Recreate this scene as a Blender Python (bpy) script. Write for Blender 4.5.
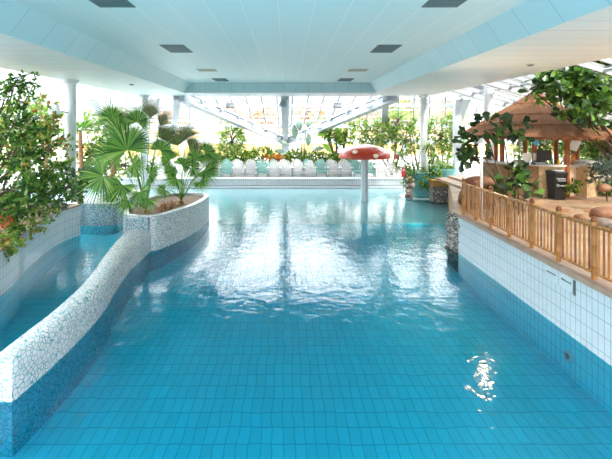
import bpy, bmesh, math, random
import numpy as np
from mathutils import Vector, Matrix
random.seed(7)
S = bpy.context.scene
for o in list(bpy.data.objects): bpy.data.objects.remove(o)
COL = S.collection
PI = math.pi
# ------------------------------------------------------------ camera, world, light
EYE = 3.6
cam = bpy.data.objects.new('camera', bpy.data.cameras.new('camera'))
COL.objects.link(cam); S.camera = cam
cam.location = (0, 0, EYE); cam.rotation_euler = (PI/2, 0, 0)
cam.data.lens = 24; cam.data.sensor_width = 36; cam.data.sensor_fit = 'HORIZONTAL'
cam.data.shift_x = 20/612; cam.data.shift_y = -103.5/612
cam.data.clip_end = 300
w = bpy.data.worlds.new('world'); S.world = w; w.use_nodes = True
wn = w.node_tree.nodes; wl = w.node_tree.links; wn.clear()
wo = wn.new('ShaderNodeOutputWorld'); bg = wn.new('ShaderNodeBackground')
tc = wn.new('ShaderNodeTexCoord'); nz = wn.new('ShaderNodeTexNoise'); nz.inputs['Scale'].default_value = 9
cr = wn.new('ShaderNodeValToRGB')
cr.color_ramp.elements[0].position = .50; cr.color_ramp.elements[0].color = (1, .98, .95, 1)
cr.color_ramp.elements[1].position = .60; cr.color_ramp.elements[1].color = (.92, .70, .48, 1)
sp = wn.new('ShaderNodeSeparateXYZ'); mr = wn.new('ShaderNodeMapRange')
mr.inputs['From Min'].default_value = .02; mr.inputs['From Max'].default_value = .12
mr.inputs['To Min'].default_value = 1; mr.inputs['To Max'].default_value = 0
mx = wn.new('ShaderNodeMix'); mx.data_type = 'RGBA'; mx.inputs[6].default_value = (.96, .98, 1, 1)
wl.new(tc.outputs['Generated'], nz.inputs['Vector']); wl.new(nz.outputs['Fac'], cr.inputs['Fac'])
wl.new(tc.outputs['Generated'], sp.inputs[0]); wl.new(sp.outputs['Z'], mr.inputs['Value'])
wl.new(mr.outputs['Result'], mx.inputs[0]); wl.new(cr.outputs['Color'], mx.inputs[7])
el_ = wn.new('ShaderNodeValToRGB'); ee = el_.color_ramp.elements      # brightness by elevation: hazy bright band, calmer zenith
ee[0].position = .07; ee[0].color = (.056, .057, .058, 1); ee[1].position = 1; ee[1].color = (.09, .09, .09, 1)
for p_, v_ in ((.15, .36), (.28, .46), (.42, 1.0), (.62, .52)):
    q_ = ee.new(p_); q_.color = (v_, v_, v_, 1)
wl.new(sp.outputs['Z'], el_.inputs['Fac'])
mu_ = wn.new('ShaderNodeMix'); mu_.data_type = 'RGBA'; mu_.blend_type = 'MULTIPLY'; mu_.inputs[0].default_value = 1
wl.new(mx.outputs[2], mu_.inputs[6]); wl.new(el_.outputs['Color'], mu_.inputs[7])
wl.new(mu_.outputs[2], bg.inputs['Color']); bg.inputs['Strength'].default_value = 2.6
wl.new(bg.outputs[0], wo.inputs['Surface'])
sun = bpy.data.objects.new('sun', bpy.data.lights.new('sun', 'SUN')); COL.objects.link(sun)
sun.data.energy = 1.2; sun.data.angle = math.radians(8); sun.data.color = (1, .93, .82)
sun.rotation_euler = (math.radians(38), math.radians(30), 0)
vs = S.view_settings
vs.view_transform = 'Standard'; vs.look = 'None'; vs.gamma = 1; vs.use_curve_mapping = False
vs.exposure = 3.0

# ------------------------------------------------------------ helpers
def at(px, py, Y):
    return Vector(((px-286)*Y/408, Y, EYE-(py-126)*Y/408))
def tag(o, label=None, cat=None, group=None, kind=None):
    if label: o['label'] = label
    if cat: o['category'] = cat
    if group: o['group'] = group
    if kind: o['kind'] = kind
    return o
def empty(name, loc, label=None, cat=None, group=None, rz=0):
    o = bpy.data.objects.new(name, None); COL.objects.link(o); o.empty_display_size = .1
    o.location = loc; o.rotation_euler = (0, 0, rz)
    return tag(o, label, cat, group)
def copy_tree(o, parent=None):
    c = o.copy(); COL.objects.link(c)
    c.parent = parent
    for ch in o.children: copy_tree(ch, c)
    return c
class MB:
    def __init__(s): s.v = []; s.f = []
    def add(s, vs_, fs):
        b = len(s.v); s.v += [tuple(p) for p in vs_]; s.f += [tuple(i+b for i in f) for f in fs]; return s
    def box(s, x0, x1, y0, y1, z0, z1):
        return s.add([(x0,y0,z0),(x1,y0,z0),(x1,y1,z0),(x0,y1,z0),(x0,y0,z1),(x1,y0,z1),(x1,y1,z1),(x0,y1,z1)],
                     [(0,3,2,1),(4,5,6,7),(0,1,5,4),(1,2,6,5),(2,3,7,6),(3,0,4,7)])
    def bar(s, a, b, wd, ht, up=(0,0,1)):
        a = Vector(a); b = Vector(b); d = (b-a).normalized(); r = d.cross(Vector(up))
        if r.length < 1e-4: r = Vector((1,0,0))
        r.normalize(); u = r.cross(d)
        vs_ = [p + r*i*wd/2 + u*j*ht/2 for p in (a, b) for i, j in ((-1,-1),(1,-1),(1,1),(-1,1))]
        return s.add(vs_, [(0,3,2,1),(4,5,6,7),(0,1,5,4),(1,2,6,5),(2,3,7,6),(3,0,4,7)][0:6])
    def tube(s, pts, rad, n=8, caps=True):
        pts = [Vector(p) for p in pts]
        if not isinstance(rad, (list, tuple)): rad = [rad]*len(pts)
        base = len(s.v); ref = Vector((0,0,1))
        d0 = (pts[-1]-pts[0]).normalized()
        if abs(d0.z) > .8: ref = Vector((1,0,0))
        for i, p in enumerate(pts):
            d = (pts[min(i+1, len(pts)-1)] - pts[max(i-1, 0)])
            d = d.normalized() if d.length > 1e-6 else d0
            r = d.cross(ref).normalized(); u = r.cross(d)
            for k in range(n):
                a = 2*PI*k/n; s.v.append(tuple(p + (r*math.cos(a)+u*math.sin(a))*rad[i]))
        for i in range(len(pts)-1):
            for k in range(n):
                k2 = (k+1) % n
                s.f.append((base+i*n+k, base+i*n+k2, base+(i+1)*n+k2, base+(i+1)*n+k))
        if caps:
            s.f.append(tuple(base+k for k in range(n))[::-1]); e = base+(len(pts)-1)*n
            s.f.append(tuple(e+k for k in range(n)))
        return s
    def lathe(s, prof, n=24, c=(0,0,0), cap=True):
        base = len(s.v)
        for r, z in prof:
            for k in range(n):
                a = 2*PI*k/n; s.v.append((c[0]+r*math.cos(a), c[1]+r*math.sin(a), c[2]+z))
        for i in range(len(prof)-1):
            for k in range(n):
                k2 = (k+1) % n
                s.f.append((base+i*n+k, base+i*n+k2, base+(i+1)*n+k2, base+(i+1)*n+k))
        if cap:
            s.f.append(tuple(base+k for k in range(n))[::-1]); e = base+(len(prof)-1)*n
            s.f.append(tuple(e+k for k in range(n)))
        return s
    def prism(s, poly, z0, z1, top=True, bottom=True):
        n = len(poly)
        zz = z1 if isinstance(z1, (list, tuple)) else [z1]*n
        vs_ = [(x, y, z0) for x, y in poly] + [(x, y, zz[i]) for i, (x, y) in enumerate(poly)]
        fs = [(i, (i+1) % n, n+(i+1) % n, n+i) for i in range(n)]
        if top: fs.append(tuple(range(n, 2*n)))
        if bottom: fs.append(tuple(range(n))[::-1])
        return s.add(vs_, fs)
    def build(s, name, mat, parent=None, smooth=False, bevel=0, loc=None):
        me = bpy.data.meshes.new(name); me.from_pydata(s.v, [], s.f); me.update()
        bm = bmesh.new(); bm.from_mesh(me); bmesh.ops.recalc_face_normals(bm, faces=bm.faces); bm.to_mesh(me); bm.free()
        me.materials.append(mat)
        if smooth:
            me.polygons.foreach_set('use_smooth', [True]*len(me.polygons))
        o = bpy.data.objects.new(name, me); COL.objects.link(o)
        if parent: o.parent = parent
        if loc: o.location = loc
        if bevel:
            m = o.modifiers.new('b', 'BEVEL'); m.width = bevel; m.segments = 2; m.limit_method = 'ANGLE'
        if smooth == 'auto':
            try:
                me.set_sharp_from_angle(angle=math.radians(40))
            except Exception: pass
        return o
def catmull(pts, n=6, closed=False):
    out = []; P = [Vector(p) for p in pts]; L = len(P)
    rng = range(L) if closed else range(L-1)
    for i in rng:
        if closed: a, b, c, d = P[(i-1) % L], P[i], P[(i+1) % L], P[(i+2) % L]
        else: a, b, c, d = P[max(i-1, 0)], P[i], P[i+1], P[min(i+2, L-1)]
        for k in range(n):
            t = k/n
            out.append(.5*((2*b)+(c-a)*t+(2*a-5*b+4*c-d)*t*t+(3*b-a-3*c+d)*t**3))
    if not closed: out.append(P[-1])
    return out

# ------------------------------------------------------------ materials
def new_mat(name):
    m = bpy.data.materials.new(name); m.use_nodes = True
    nt = m.node_tree; b = nt.nodes['Principled BSDF']
    return m, nt, b
def N(nt, t, **kw):
    n = nt.nodes.new(t)
    for k, v in kw.items():
        if k in n.inputs: n.inputs[k].default_value = v
        else: setattr(n, k, v)
    return n
def plain(name, col, rough=.5, metal=0, spec=.5):
    m, nt, b = new_mat(name)
    b.inputs['Base Color'].default_value = (*col, 1); b.inputs['Roughness'].default_value = rough
    b.inputs['Metallic'].default_value = metal; b.inputs['Specular IOR Level'].default_value = spec
    return m
def noisy(name, c1, c2, scale=5, rough=.6, bump=0, detail=4, stretch=(1,1,1)):
    m, nt, b = new_mat(name); L = nt.links
    t = N(nt, 'ShaderNodeTexCoord'); mp = N(nt, 'ShaderNodeMapping'); mp.inputs['Scale'].default_value = stretch
    n = N(nt, 'ShaderNodeTexNoise', Scale=scale, Detail=detail)
    r = N(nt, 'ShaderNodeValToRGB'); r.color_ramp.elements[0].position = .35; r.color_ramp.elements[1].position = .65
    r.color_ramp.elements[0].color = (*c1, 1); r.color_ramp.elements[1].color = (*c2, 1)
    L.new(t.outputs['Object'], mp.inputs[0]); L.new(mp.outputs[0], n.inputs['Vector']); L.new(n.outputs['Fac'], r.inputs['Fac'])
    L.new(r.outputs['Color'], b.inputs['Base Color']); b.inputs['Roughness'].default_value = rough
    if bump:
        bp = N(nt, 'ShaderNodeBump', Strength=bump, Distance=.03); L.new(n.outputs['Fac'], bp.inputs['Height']); L.new(bp.outputs[0], b.inputs['Normal'])
    return m
def grid_mask(nt, coord, period, width, off=0):
    """1 on the joint, 0 in the tile, along one scalar coordinate"""
    L = nt.links
    a = N(nt, 'ShaderNodeMath', operation='ADD'); L.new(coord, a.inputs[0]); a.inputs[1].default_value = off + 1000*period
    m = N(nt, 'ShaderNodeMath', operation='MODULO'); L.new(a.outputs[0], m.inputs[0]); m.inputs[1].default_value = period
    l = N(nt, 'ShaderNodeMath', operation='LESS_THAN'); L.new(m.outputs[0], l.inputs[0]); l.inputs[1].default_value = width
    return l.outputs[0]
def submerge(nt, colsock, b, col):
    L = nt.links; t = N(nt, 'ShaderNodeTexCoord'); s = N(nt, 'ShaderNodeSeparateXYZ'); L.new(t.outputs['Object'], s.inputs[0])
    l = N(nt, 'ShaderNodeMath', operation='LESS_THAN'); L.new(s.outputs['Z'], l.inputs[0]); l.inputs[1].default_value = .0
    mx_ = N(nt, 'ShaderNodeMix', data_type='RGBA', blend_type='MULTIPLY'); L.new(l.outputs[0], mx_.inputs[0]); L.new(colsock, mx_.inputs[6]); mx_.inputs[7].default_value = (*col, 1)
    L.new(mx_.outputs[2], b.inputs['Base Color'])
def tiles(name, base, joint, ax, ay, pa, pb, wa, wb, offa=0, offb=0, rough=.25, vary=.06, wobble=0, sub=None):
    """tile grid: ax/ay are 'X','Y','Z' or 'XY' (arc along the wall); pa,pb periods; wa,wb joint widths"""
    m, nt, b = new_mat(name); L = nt.links
    t = N(nt, 'ShaderNodeTexCoord'); src = t.outputs['Object']
    if wobble:
        n = N(nt, 'ShaderNodeTexNoise', Scale=2.2, Detail=2)
        L.new(src, n.inputs['Vector'])
        v = N(nt, 'ShaderNodeVectorMath', operation='MULTIPLY_ADD')
        L.new(n.outputs['Color'], v.inputs[0]); v.inputs[1].default_value = (wobble, wobble, 0); L.new(src, v.inputs[2]); src = v.outputs[0]
    s = N(nt, 'ShaderNodeSeparateXYZ'); L.new(src, s.inputs[0])
    A, B = s.outputs[ax], s.outputs[ay]
    ma = grid_mask(nt, A, pa, wa, offa); mb = grid_mask(nt, B, pb, wb, offb)
    mxx = N(nt, 'ShaderNodeMath', operation='MAXIMUM'); L.new(ma, mxx.inputs[0]); L.new(mb, mxx.inputs[1])
    # per tile variation
    sn = N(nt, 'ShaderNodeVectorMath', operation='SNAP'); L.new(src, sn.inputs[0])
    per = {'X': 50., 'Y': 50., 'Z': 50.}; per[ax] = pa; per[ay] = pb
    sn.inputs[1].default_value = (per['X'], per['Y'], per['Z'])
    wnz = N(nt, 'ShaderNodeTexWhiteNoise', noise_dimensions='3D'); L.new(sn.outputs[0], wnz.inputs['Vector'])
    h = N(nt, 'ShaderNodeMapRange'); L.new(wnz.outputs['Value'], h.inputs['Value'])
    h.inputs['To Min'].default_value = 1-vary; h.inputs['To Max'].default_value = 1+vary
    vm = N(nt, 'ShaderNodeVectorMath', operation='SCALE'); vm.inputs[0].default_value = base; L.new(h.outputs['Result'], vm.inputs['Scale'])
    mix = N(nt, 'ShaderNodeMix', data_type='RGBA'); L.new(mxx.outputs[0], mix.inputs[0]); L.new(vm.outputs[0], mix.inputs[6])
    mix.inputs[7].default_value = (*joint, 1)
    L.new(mix.outputs[2], b.inputs['Base Color']); b.inputs['Roughness'].default_value = rough
    if sub: submerge(nt, mix.outputs[2], b, sub)
    return m
def voro(name, cols, joint, scale, jw, rough=.5, bump=.3, rnd=1.0, stretch=(1,1,1), sub=None):
    m, nt, b = new_mat(name); L = nt.links
    t = N(nt, 'ShaderNodeTexCoord'); mp = N(nt, 'ShaderNodeMapping'); mp.inputs['Scale'].default_value = stretch
    L.new(t.outputs['Object'], mp.inputs[0])
    e = N(nt, 'ShaderNodeTexVoronoi', feature='DISTANCE_TO_EDGE', Scale=scale, Randomness=rnd)
    c = N(nt, 'ShaderNodeTexVoronoi', feature='F1', Scale=scale, Randomness=rnd)
    L.new(mp.outputs[0], e.inputs['Vector']); L.new(mp.outputs[0], c.inputs['Vector'])
    l = N(nt, 'ShaderNodeMath', operation='LESS_THAN'); L.new(e.outputs['Distance'], l.inputs[0]); l.inputs[1].default_value = jw
    s = N(nt, 'ShaderNodeSeparateColor'); L.new(c.outputs['Color'], s.inputs[0])
    r = N(nt, 'ShaderNodeValToRGB'); el = r.color_ramp.elements
    el[0].color = (*cols[0], 1); el[1].color = (*cols[-1], 1); el[0].position = 0; el[1].position = 1
    for i, cc in enumerate(cols[1:-1]):
        q = el.new((i+1)/(len(cols)-1)); q.color = (*cc, 1)
    L.new(s.outputs[0], r.inputs['Fac'])
    mix = N(nt, 'ShaderNodeMix', data_type='RGBA'); L.new(l.outputs[0], mix.inputs[0]); L.new(r.outputs['Color'], mix.inputs[6]); mix.inputs[7].default_value = (*joint, 1)
    L.new(mix.outputs[2], b.inputs['Base Color']); b.inputs['Roughness'].default_value = rough
    if sub: submerge(nt, mix.outputs[2], b, sub)
    if bump:
        mr_ = N(nt, 'ShaderNodeMapRange'); L.new(e.outputs['Distance'], mr_.inputs['Value']); mr_.inputs['From Max'].default_value = jw*3
        bp = N(nt, 'ShaderNodeBump', Strength=bump, Distance=.02); L.new(mr_.outputs['Result'], bp.inputs['Height']); L.new(bp.outputs[0], b.inputs['Normal'])
    return m
def leafmat(name, cols, rough=.42, trans=.45):
    m, nt, b = new_mat(name); L = nt.links
    g = N(nt, 'ShaderNodeNewGeometry'); r = N(nt, 'ShaderNodeValToRGB'); el = r.color_ramp.elements
    el[0].color = (*cols[0], 1); el[1].color = (*cols[-1], 1); el[0].position = 0; el[1].position = 1
    for i, cc in enumerate(cols[1:-1]):
        q = el.new((i+1)/(len(cols)-1)); q.color = (*cc, 1)
    L.new(g.outputs['Random Per Island'], r.inputs['Fac'])
    L.new(r.outputs['Color'], b.inputs['Base Color']); b.inputs['Roughness'].default_value = rough
    tr = N(nt, 'ShaderNodeBsdfTranslucent'); L.new(r.outputs['Color'], tr.inputs['Color'])
    ms = N(nt, 'ShaderNodeMixShader'); ms.inputs[0].default_value = trans
    L.new(b.outputs[0], ms.inputs[1]); L.new(tr.outputs[0], ms.inputs[2])
    L.new(ms.outputs[0], nt.nodes['Material Output'].inputs['Surface'])
    return m
M = {}
M['white'] = plain('white_paint', (0.740,0.774,0.810), .45)
M['steel'] = plain('white_steel', (0.420,0.461,0.502), .4)
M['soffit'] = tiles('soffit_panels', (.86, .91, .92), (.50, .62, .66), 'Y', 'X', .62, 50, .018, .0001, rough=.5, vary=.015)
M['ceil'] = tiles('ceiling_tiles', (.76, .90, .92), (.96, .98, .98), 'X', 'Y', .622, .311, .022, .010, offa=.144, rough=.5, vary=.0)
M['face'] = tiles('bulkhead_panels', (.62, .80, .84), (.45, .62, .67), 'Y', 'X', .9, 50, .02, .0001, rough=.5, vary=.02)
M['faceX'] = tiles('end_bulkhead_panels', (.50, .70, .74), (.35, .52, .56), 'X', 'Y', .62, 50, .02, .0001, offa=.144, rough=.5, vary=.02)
M['pfloor'] = tiles('pool_floor_tiles', (.10, .80, .98), (.04, .55, .74), 'X', 'Y', .155, .31, .012, .02, rough=.5, vary=.045, wobble=.10)
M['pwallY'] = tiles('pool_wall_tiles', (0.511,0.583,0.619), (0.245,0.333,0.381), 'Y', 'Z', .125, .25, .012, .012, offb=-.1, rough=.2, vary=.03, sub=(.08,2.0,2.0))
M['pwallX'] = tiles('pool_end_wall_tiles', (.50,.54,.56), (.30,.35,.38), 'X', 'Z', .125, .125, .03, .03, rough=.25, vary=.05)
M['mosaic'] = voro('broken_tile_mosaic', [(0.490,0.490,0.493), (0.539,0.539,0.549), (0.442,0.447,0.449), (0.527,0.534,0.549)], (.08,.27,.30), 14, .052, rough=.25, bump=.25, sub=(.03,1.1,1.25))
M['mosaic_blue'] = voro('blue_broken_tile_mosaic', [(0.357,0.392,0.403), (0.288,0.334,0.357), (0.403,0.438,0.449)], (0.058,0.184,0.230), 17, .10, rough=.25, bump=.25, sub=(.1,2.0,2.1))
M['deck'] = noisy('pale_deck', (0.288,0.359,0.359), (0.405,0.396,0.397), 6, .5)
M['flag'] = voro('flagstones', [(0.326,0.174,0.084), (0.371,0.241,0.137), (0.280,0.141,0.069), (0.386,0.274,0.176), (0.336,0.207,0.115)], (0.280,0.207,0.154), 3.0, .035, rough=.6, bump=.4)
M['crazy'] = voro('cream_crazy_stone', [(0.561,0.389,0.206), (0.604,0.437,0.252), (0.491,0.318,0.159), (0.619,0.461,0.279)], (0.386,0.248,0.131), 7, .03, rough=.6, bump=.4)
M['rubble'] = voro('grey_rubble', [(.30,.27,.25), (.45,.41,.38), (.22,.20,.19), (.55,.50,.46)], (.06,.06,.06), 5.5, .07, rough=.7, bump=.8, stretch=(1,1,1.8))
M['soil'] = noisy('soil', (.10, .06, .035), (.22, .13, .07), 14, .9, .6)
M['bark'] = noisy('bark', (0.064,0.040,0.024), (0.136,0.096,0.060), 18, .85, .6, stretch=(1,1,.3))
M['fibre'] = noisy('palm_fibre', (.28, .13, .06), (.55, .30, .15), 22, .9, .8)
M['bamboo'] = noisy('bamboo', (0.311,0.113,0.021), (0.431,0.188,0.045), 9, .38, .1, stretch=(1,1,.5))
M['bamboo_dark'] = noisy('dark_bamboo', (0.166,0.042,0.008), (0.285,0.090,0.020), 9, .38, .1, stretch=(1,1,.5))
M['timber'] = noisy('red_timber', (0.333,0.088,0.028), (0.509,0.163,0.054), 8, .5, .2, stretch=(4,4,.5))
M['thatch'] = noisy('thatch', (0.185,0.070,0.028), (0.342,0.154,0.069), 26, .9, 1.0, stretch=(3,3,.4))
M['reed'] = noisy('woven_reed', (0.197,0.105,0.045), (0.326,0.203,0.112), 30, .8, .8, stretch=(2,2,.5))
M['ledge'] = noisy('yellow_timber', (0.337,0.173,0.036), (0.393,0.236,0.064), 3, .5, stretch=(.3,2,3))
M['rock'] = noisy('orange_rock', (0.138,0.052,0.025), (0.249,0.120,0.064), 3.5, .8, .9)
M['rockgrey'] = noisy('grey_brown_rock', (0.162,0.130,0.108), (0.297,0.238,0.200), 4.5, .8, .9)
M['red'] = noisy('toadstool_red', (.52, .035, .012), (.60, .07, .035), 3, .3)
M['spot'] = plain('cream_spot', (.92, .84, .66), .4)
M['polegrey'] = plain('brushed_pole', (.45, .52, .55), .35, .5)
M['pot'] = noisy('turquoise_glaze', (0.086,0.317,0.331), (0.158,0.403,0.403), 3, .35)
M['panel'] = plain('grey_grille', (.10, .17, .20), .5)
M['panelb'] = plain('beige_grille', (.50, .50, .42), .5)
M['dark'] = plain('dark_plastic', (0.008,0.008,0.009), .35)
M['charcoal'] = plain('charcoal', (.10, .11, .12), .5)
M['redsign'] = plain('red_enamel', (.70, .04, .05), .4)
M['pinksign'] = plain('pink_enamel', (.90, .35, .60), .4)
M['blue'] = plain('sky_blue_plastic', (.05, .38, .70), .4)
M['orange'] = plain('orange_paint', (.85, .28, .04), .5)
M['paper'] = plain('white_paper', (.88, .88, .86), .7)
M['chair_white'] = plain('white_resin', (0.424,0.424,0.424), .4)
M['chair_mint'] = plain('mint_resin', (0.150,0.300,0.276), .4)
M['kerb'] = noisy('cream_kerb', (0.328,0.225,0.162), (0.393,0.284,0.220), 5, .5)
M['yellowwall'] = noisy('yellow_render', (0.357,0.222,0.073), (0.393,0.270,0.109), 1.2, .8)
M['peachwall'] = noisy('peach_render', (0.375,0.245,0.127), (0.410,0.301,0.176), .5, .8)
M['sand'] = noisy('outside_ground', (0.504,0.446,0.346), (0.590,0.533,0.432), 1.0, .9)
M['counter'] = plain('pale_counter', (0.671,0.640,0.593), .3)
M['shade'] = plain('window_shade', (.30, .35, .38), .6)
G = leafmat
M['leaf_ficus'] = G('glossy_green_leaves', [(0.009,0.048,0.008), (0.026,0.101,0.012), (0.066,0.177,0.018), (0.146,0.272,0.036)])
M['leaf_bright'] = G('bright_leaves', [(0.030,0.114,0.010), (0.080,0.215,0.018), (0.170,0.316,0.038), (0.250,0.354,0.066)])
M['leaf_croton'] = G('yellow_red_leaves', [(0.072,0.158,0.022), (0.216,0.288,0.043), (0.396,0.360,0.072), (0.324,0.086,0.036)])
M['leaf_palm'] = G('palm_blades', [(0.028,0.112,0.022), (0.078,0.224,0.039), (0.179,0.381,0.056), (0.336,0.515,0.112)], trans=.4)
M['leaf_palm_tip'] = G('dry_palm_blades', [(.06,.13,.03), (.14,.20,.05), (.24,.17,.09)], trans=.35)
M['leaf_fiddle'] = G('dark_broad_leaves', [(0.005,0.023,0.009), (0.014,0.047,0.014), (0.033,0.089,0.023), (0.066,0.140,0.033)], rough=.32, trans=.25)
M['leaf_fiddle_l'] = G('broad_leaves', [(0.027,0.101,0.014), (0.070,0.186,0.028), (0.158,0.303,0.049), (0.264,0.404,0.084)], rough=.32, trans=.35)
M['leaf_tree'] = G('olive_leaves', [(0.046,0.106,0.017), (0.116,0.198,0.034), (0.220,0.291,0.055), (0.298,0.304,0.088)])
M['leaf_grey'] = G('blue_grey_leaves', [(0.045,0.089,0.063), (0.089,0.152,0.116), (0.152,0.205,0.170)])
M['leaf_hedge'] = G('hedge_leaves', [(0.014,0.063,0.008), (0.048,0.142,0.017), (0.152,0.267,0.028), (0.311,0.394,0.044)])
M['flower'] = G('red_flowers', [(0.540,0.058,0.022), (0.612,0.180,0.036), (0.648,0.252,0.072)])
M['leaf_yellow'] = G('autumn_leaves', [(0.385,0.202,0.077), (0.441,0.250,0.142), (0.303,0.202,0.097)])

# glass
m, nt, b = new_mat('clear_glass'); nt.nodes.remove(b)
tr = N(nt, 'ShaderNodeBsdfTransparent'); tr.inputs['Color'].default_value = (.96, .98, .98, 1)
gl = N(nt, 'ShaderNodeBsdfGlossy', Roughness=.05); fr = N(nt, 'ShaderNodeFresnel', IOR=1.45); ms = N(nt, 'ShaderNodeMixShader')
nt.links.new(fr.outputs[0], ms.inputs[0]); nt.links.new(tr.outputs[0], ms.inputs[1]); nt.links.new(gl.outputs[0], ms.inputs[2])
nt.links.new(ms.outputs[0], nt.nodes['Material Output'].inputs['Surface']); M['glass'] = m
# water
m, nt, b = new_mat('pool_water'); nt.nodes.remove(b); L = nt.links
t = N(nt, 'ShaderNodeTexCoord'); mp = N(nt, 'ShaderNodeMapping'); mp.inputs['Scale'].default_value = (1, 1, 1); L.new(t.outputs['Object'], mp.inputs[0])
n1 = N(nt, 'ShaderNodeTexNoise', Scale=2.2, Detail=2.0, Distortion=.6); n2 = N(nt, 'ShaderNodeTexNoise', Scale=8, Detail=2.0, Distortion=.4)
L.new(mp.outputs[0], n1.inputs['Vector']); L.new(mp.outputs[0], n2.inputs['Vector'])
b1 = N(nt, 'ShaderNodeBump', Strength=1.0, Distance=.013); L.new(n1.outputs['Fac'], b1.inputs['Height'])
b2 = N(nt, 'ShaderNodeBump', Strength=1.0, Distance=.0045); L.new(n2.outputs['Fac'], b2.inputs['Height']); L.new(b1.outputs[0], b2.inputs['Normal'])
tr = N(nt, 'ShaderNodeBsdfTransparent'); tr.inputs['Color'].default_value = (.90, .98, .99, 1)
gl = N(nt, 'ShaderNodeBsdfGlossy', Roughness=.10); fr = N(nt, 'ShaderNodeFresnel', IOR=1.33); ms = N(nt, 'ShaderNodeMixShader')
L.new(b2.outputs[0], gl.inputs['Normal']); L.new(b2.outputs[0], fr.inputs['Normal'])
L.new(fr.outputs[0], ms.inputs[0]); L.new(tr.outputs[0], ms.inputs[1]); L.new(gl.outputs[0], ms.inputs[2])
L.new(ms.outputs[0], nt.nodes['Material Output'].inputs['Surface'])
va = N(nt, 'ShaderNodeVolumeAbsorption', Density=1.2); va.inputs['Color'].default_value = (.45, .96, .995, 1)
L.new(va.outputs[0], nt.nodes['Material Output'].inputs['Volume']); M['water'] = m
# lamp glow
m, nt, b = new_mat('lamp_glow'); b.inputs['Base Color'].default_value = (.3, .2, .1, 1)
b.inputs['Emission Color'].default_value = (1, .62, .28, 1); b.inputs['Emission Strength'].default_value = .2; M['glow'] = m

# ------------------------------------------------------------ setting: ceiling
def struct(o): o['kind'] = 'structure'; return o
HC, HS = EYE+2.07, EYE+1.6
YN, YC, YE = -2.2, 19.55, 21.6
struct(MB().box(-4.53, 3.98, YN, YC, HC, HC+.2).build('ceiling', M['ceil']))
for nm, xi, xo in (('ceiling_soffit_left', -4.9, -7.85), ('ceiling_soffit_right', 4.31, 7.6)):
    a, c = sorted((xi, xo))
    struct(MB().box(a, c, YN, YE, HS, HS+.75).build(nm, M['soffit']))
def quadslab(a, b_, c, d, th, nrm):
    n = Vector(nrm)*th; q = [Vector(p) for p in (a, b_, c, d)]
    return MB().add(q+[p+n for p in q], [(0,1,2,3),(7,6,5,4),(0,4,5,1),(1,5,6,2),(2,6,7,3),(3,7,4,0)])
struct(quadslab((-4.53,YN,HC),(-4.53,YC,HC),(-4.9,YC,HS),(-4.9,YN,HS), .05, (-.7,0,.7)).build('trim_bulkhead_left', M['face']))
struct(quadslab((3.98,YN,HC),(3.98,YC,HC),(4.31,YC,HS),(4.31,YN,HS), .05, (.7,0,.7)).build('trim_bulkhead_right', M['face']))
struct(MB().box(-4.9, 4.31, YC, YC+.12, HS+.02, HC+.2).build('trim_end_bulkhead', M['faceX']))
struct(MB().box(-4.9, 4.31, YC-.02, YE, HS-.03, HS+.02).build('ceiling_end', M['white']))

# ------------------------------------------------------------ setting: pool, decks
struct(MB().box(-16, 12, -6, 24.2, -1.5, -.72).build('floor_pool', M['pfloor']))
def arcwall(name, pts, z0, z1, mat_fn, th=.2): pass
# right deck: pool edge X 4.88 up to Y 11.55, then slanting inlet, then ledge
deckpoly = [(4.88,-6),(24,-6),(24,33),(8.5,33),(8.5,19.6),(7.9,19.5),(5.25,12.6),(4.88,12.4)]
dp = [(4.95,-6),(24,-6),(24,19.4),(7.7,19.4),(5.1,12.3),(4.95,12.3)]
struct(MB().prism(dp, -1.4, 1.08).build('floor_right_deck', M['flag']))
struct(MB().box(4.88, 4.95, -6, 11.55, -1.3, 1.03).build('wall_right_pool', M['pwallY']))
struct(MB().box(4.84, 5.16, -6, 11.6, 1.03, 1.12).build('trim_right_kerb', M['kerb']))
# left planter wall
lw = catmull([(-5.0,-6,0),(-5.3,3,0),(-5.7,7,0),(-6.05,8.7,0),(-6.25,9.5,0),(-6.5,10.2,0),(-6.78,11.4,0),(-6.93,12.6,0),(-6.8,13.5,0)], 8)
lw = [(p.x, p.y) for p in lw]
poly = lw + [(-9, 14.1), (-16, 14.1), (-16, -6)]
struct(MB().prism(poly[::-1], -1.3, .98).build('wall_left_planter', M['pwallY']))
rim = MB()
for i in range(len(lw)-1):
    a, c = lw[i], lw[i+1]
    rim.box(0,0,0,0,0,0) if False else rim.bar((a[0]-.06,a[1],.985),(c[0]-.06,c[1],.985), .18, .06)
struct(rim.build('trim_left_planter_rim', M['kerb']))
soil = [(-9,7),(-6.3,7),(-6.7,9.5),(-7.2,11.4),(-7.4,12.9),(-9,13.6),(-15,13.6),(-15,-4),(-6,-4)]
struct(MB().prism([(p[0]-.15,p[1]) for p in lw]+[(-9,13.8),(-15,13.8),(-15,-6)], .97, 1.02).build('floor_planter_soil', M['soil']))
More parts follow.
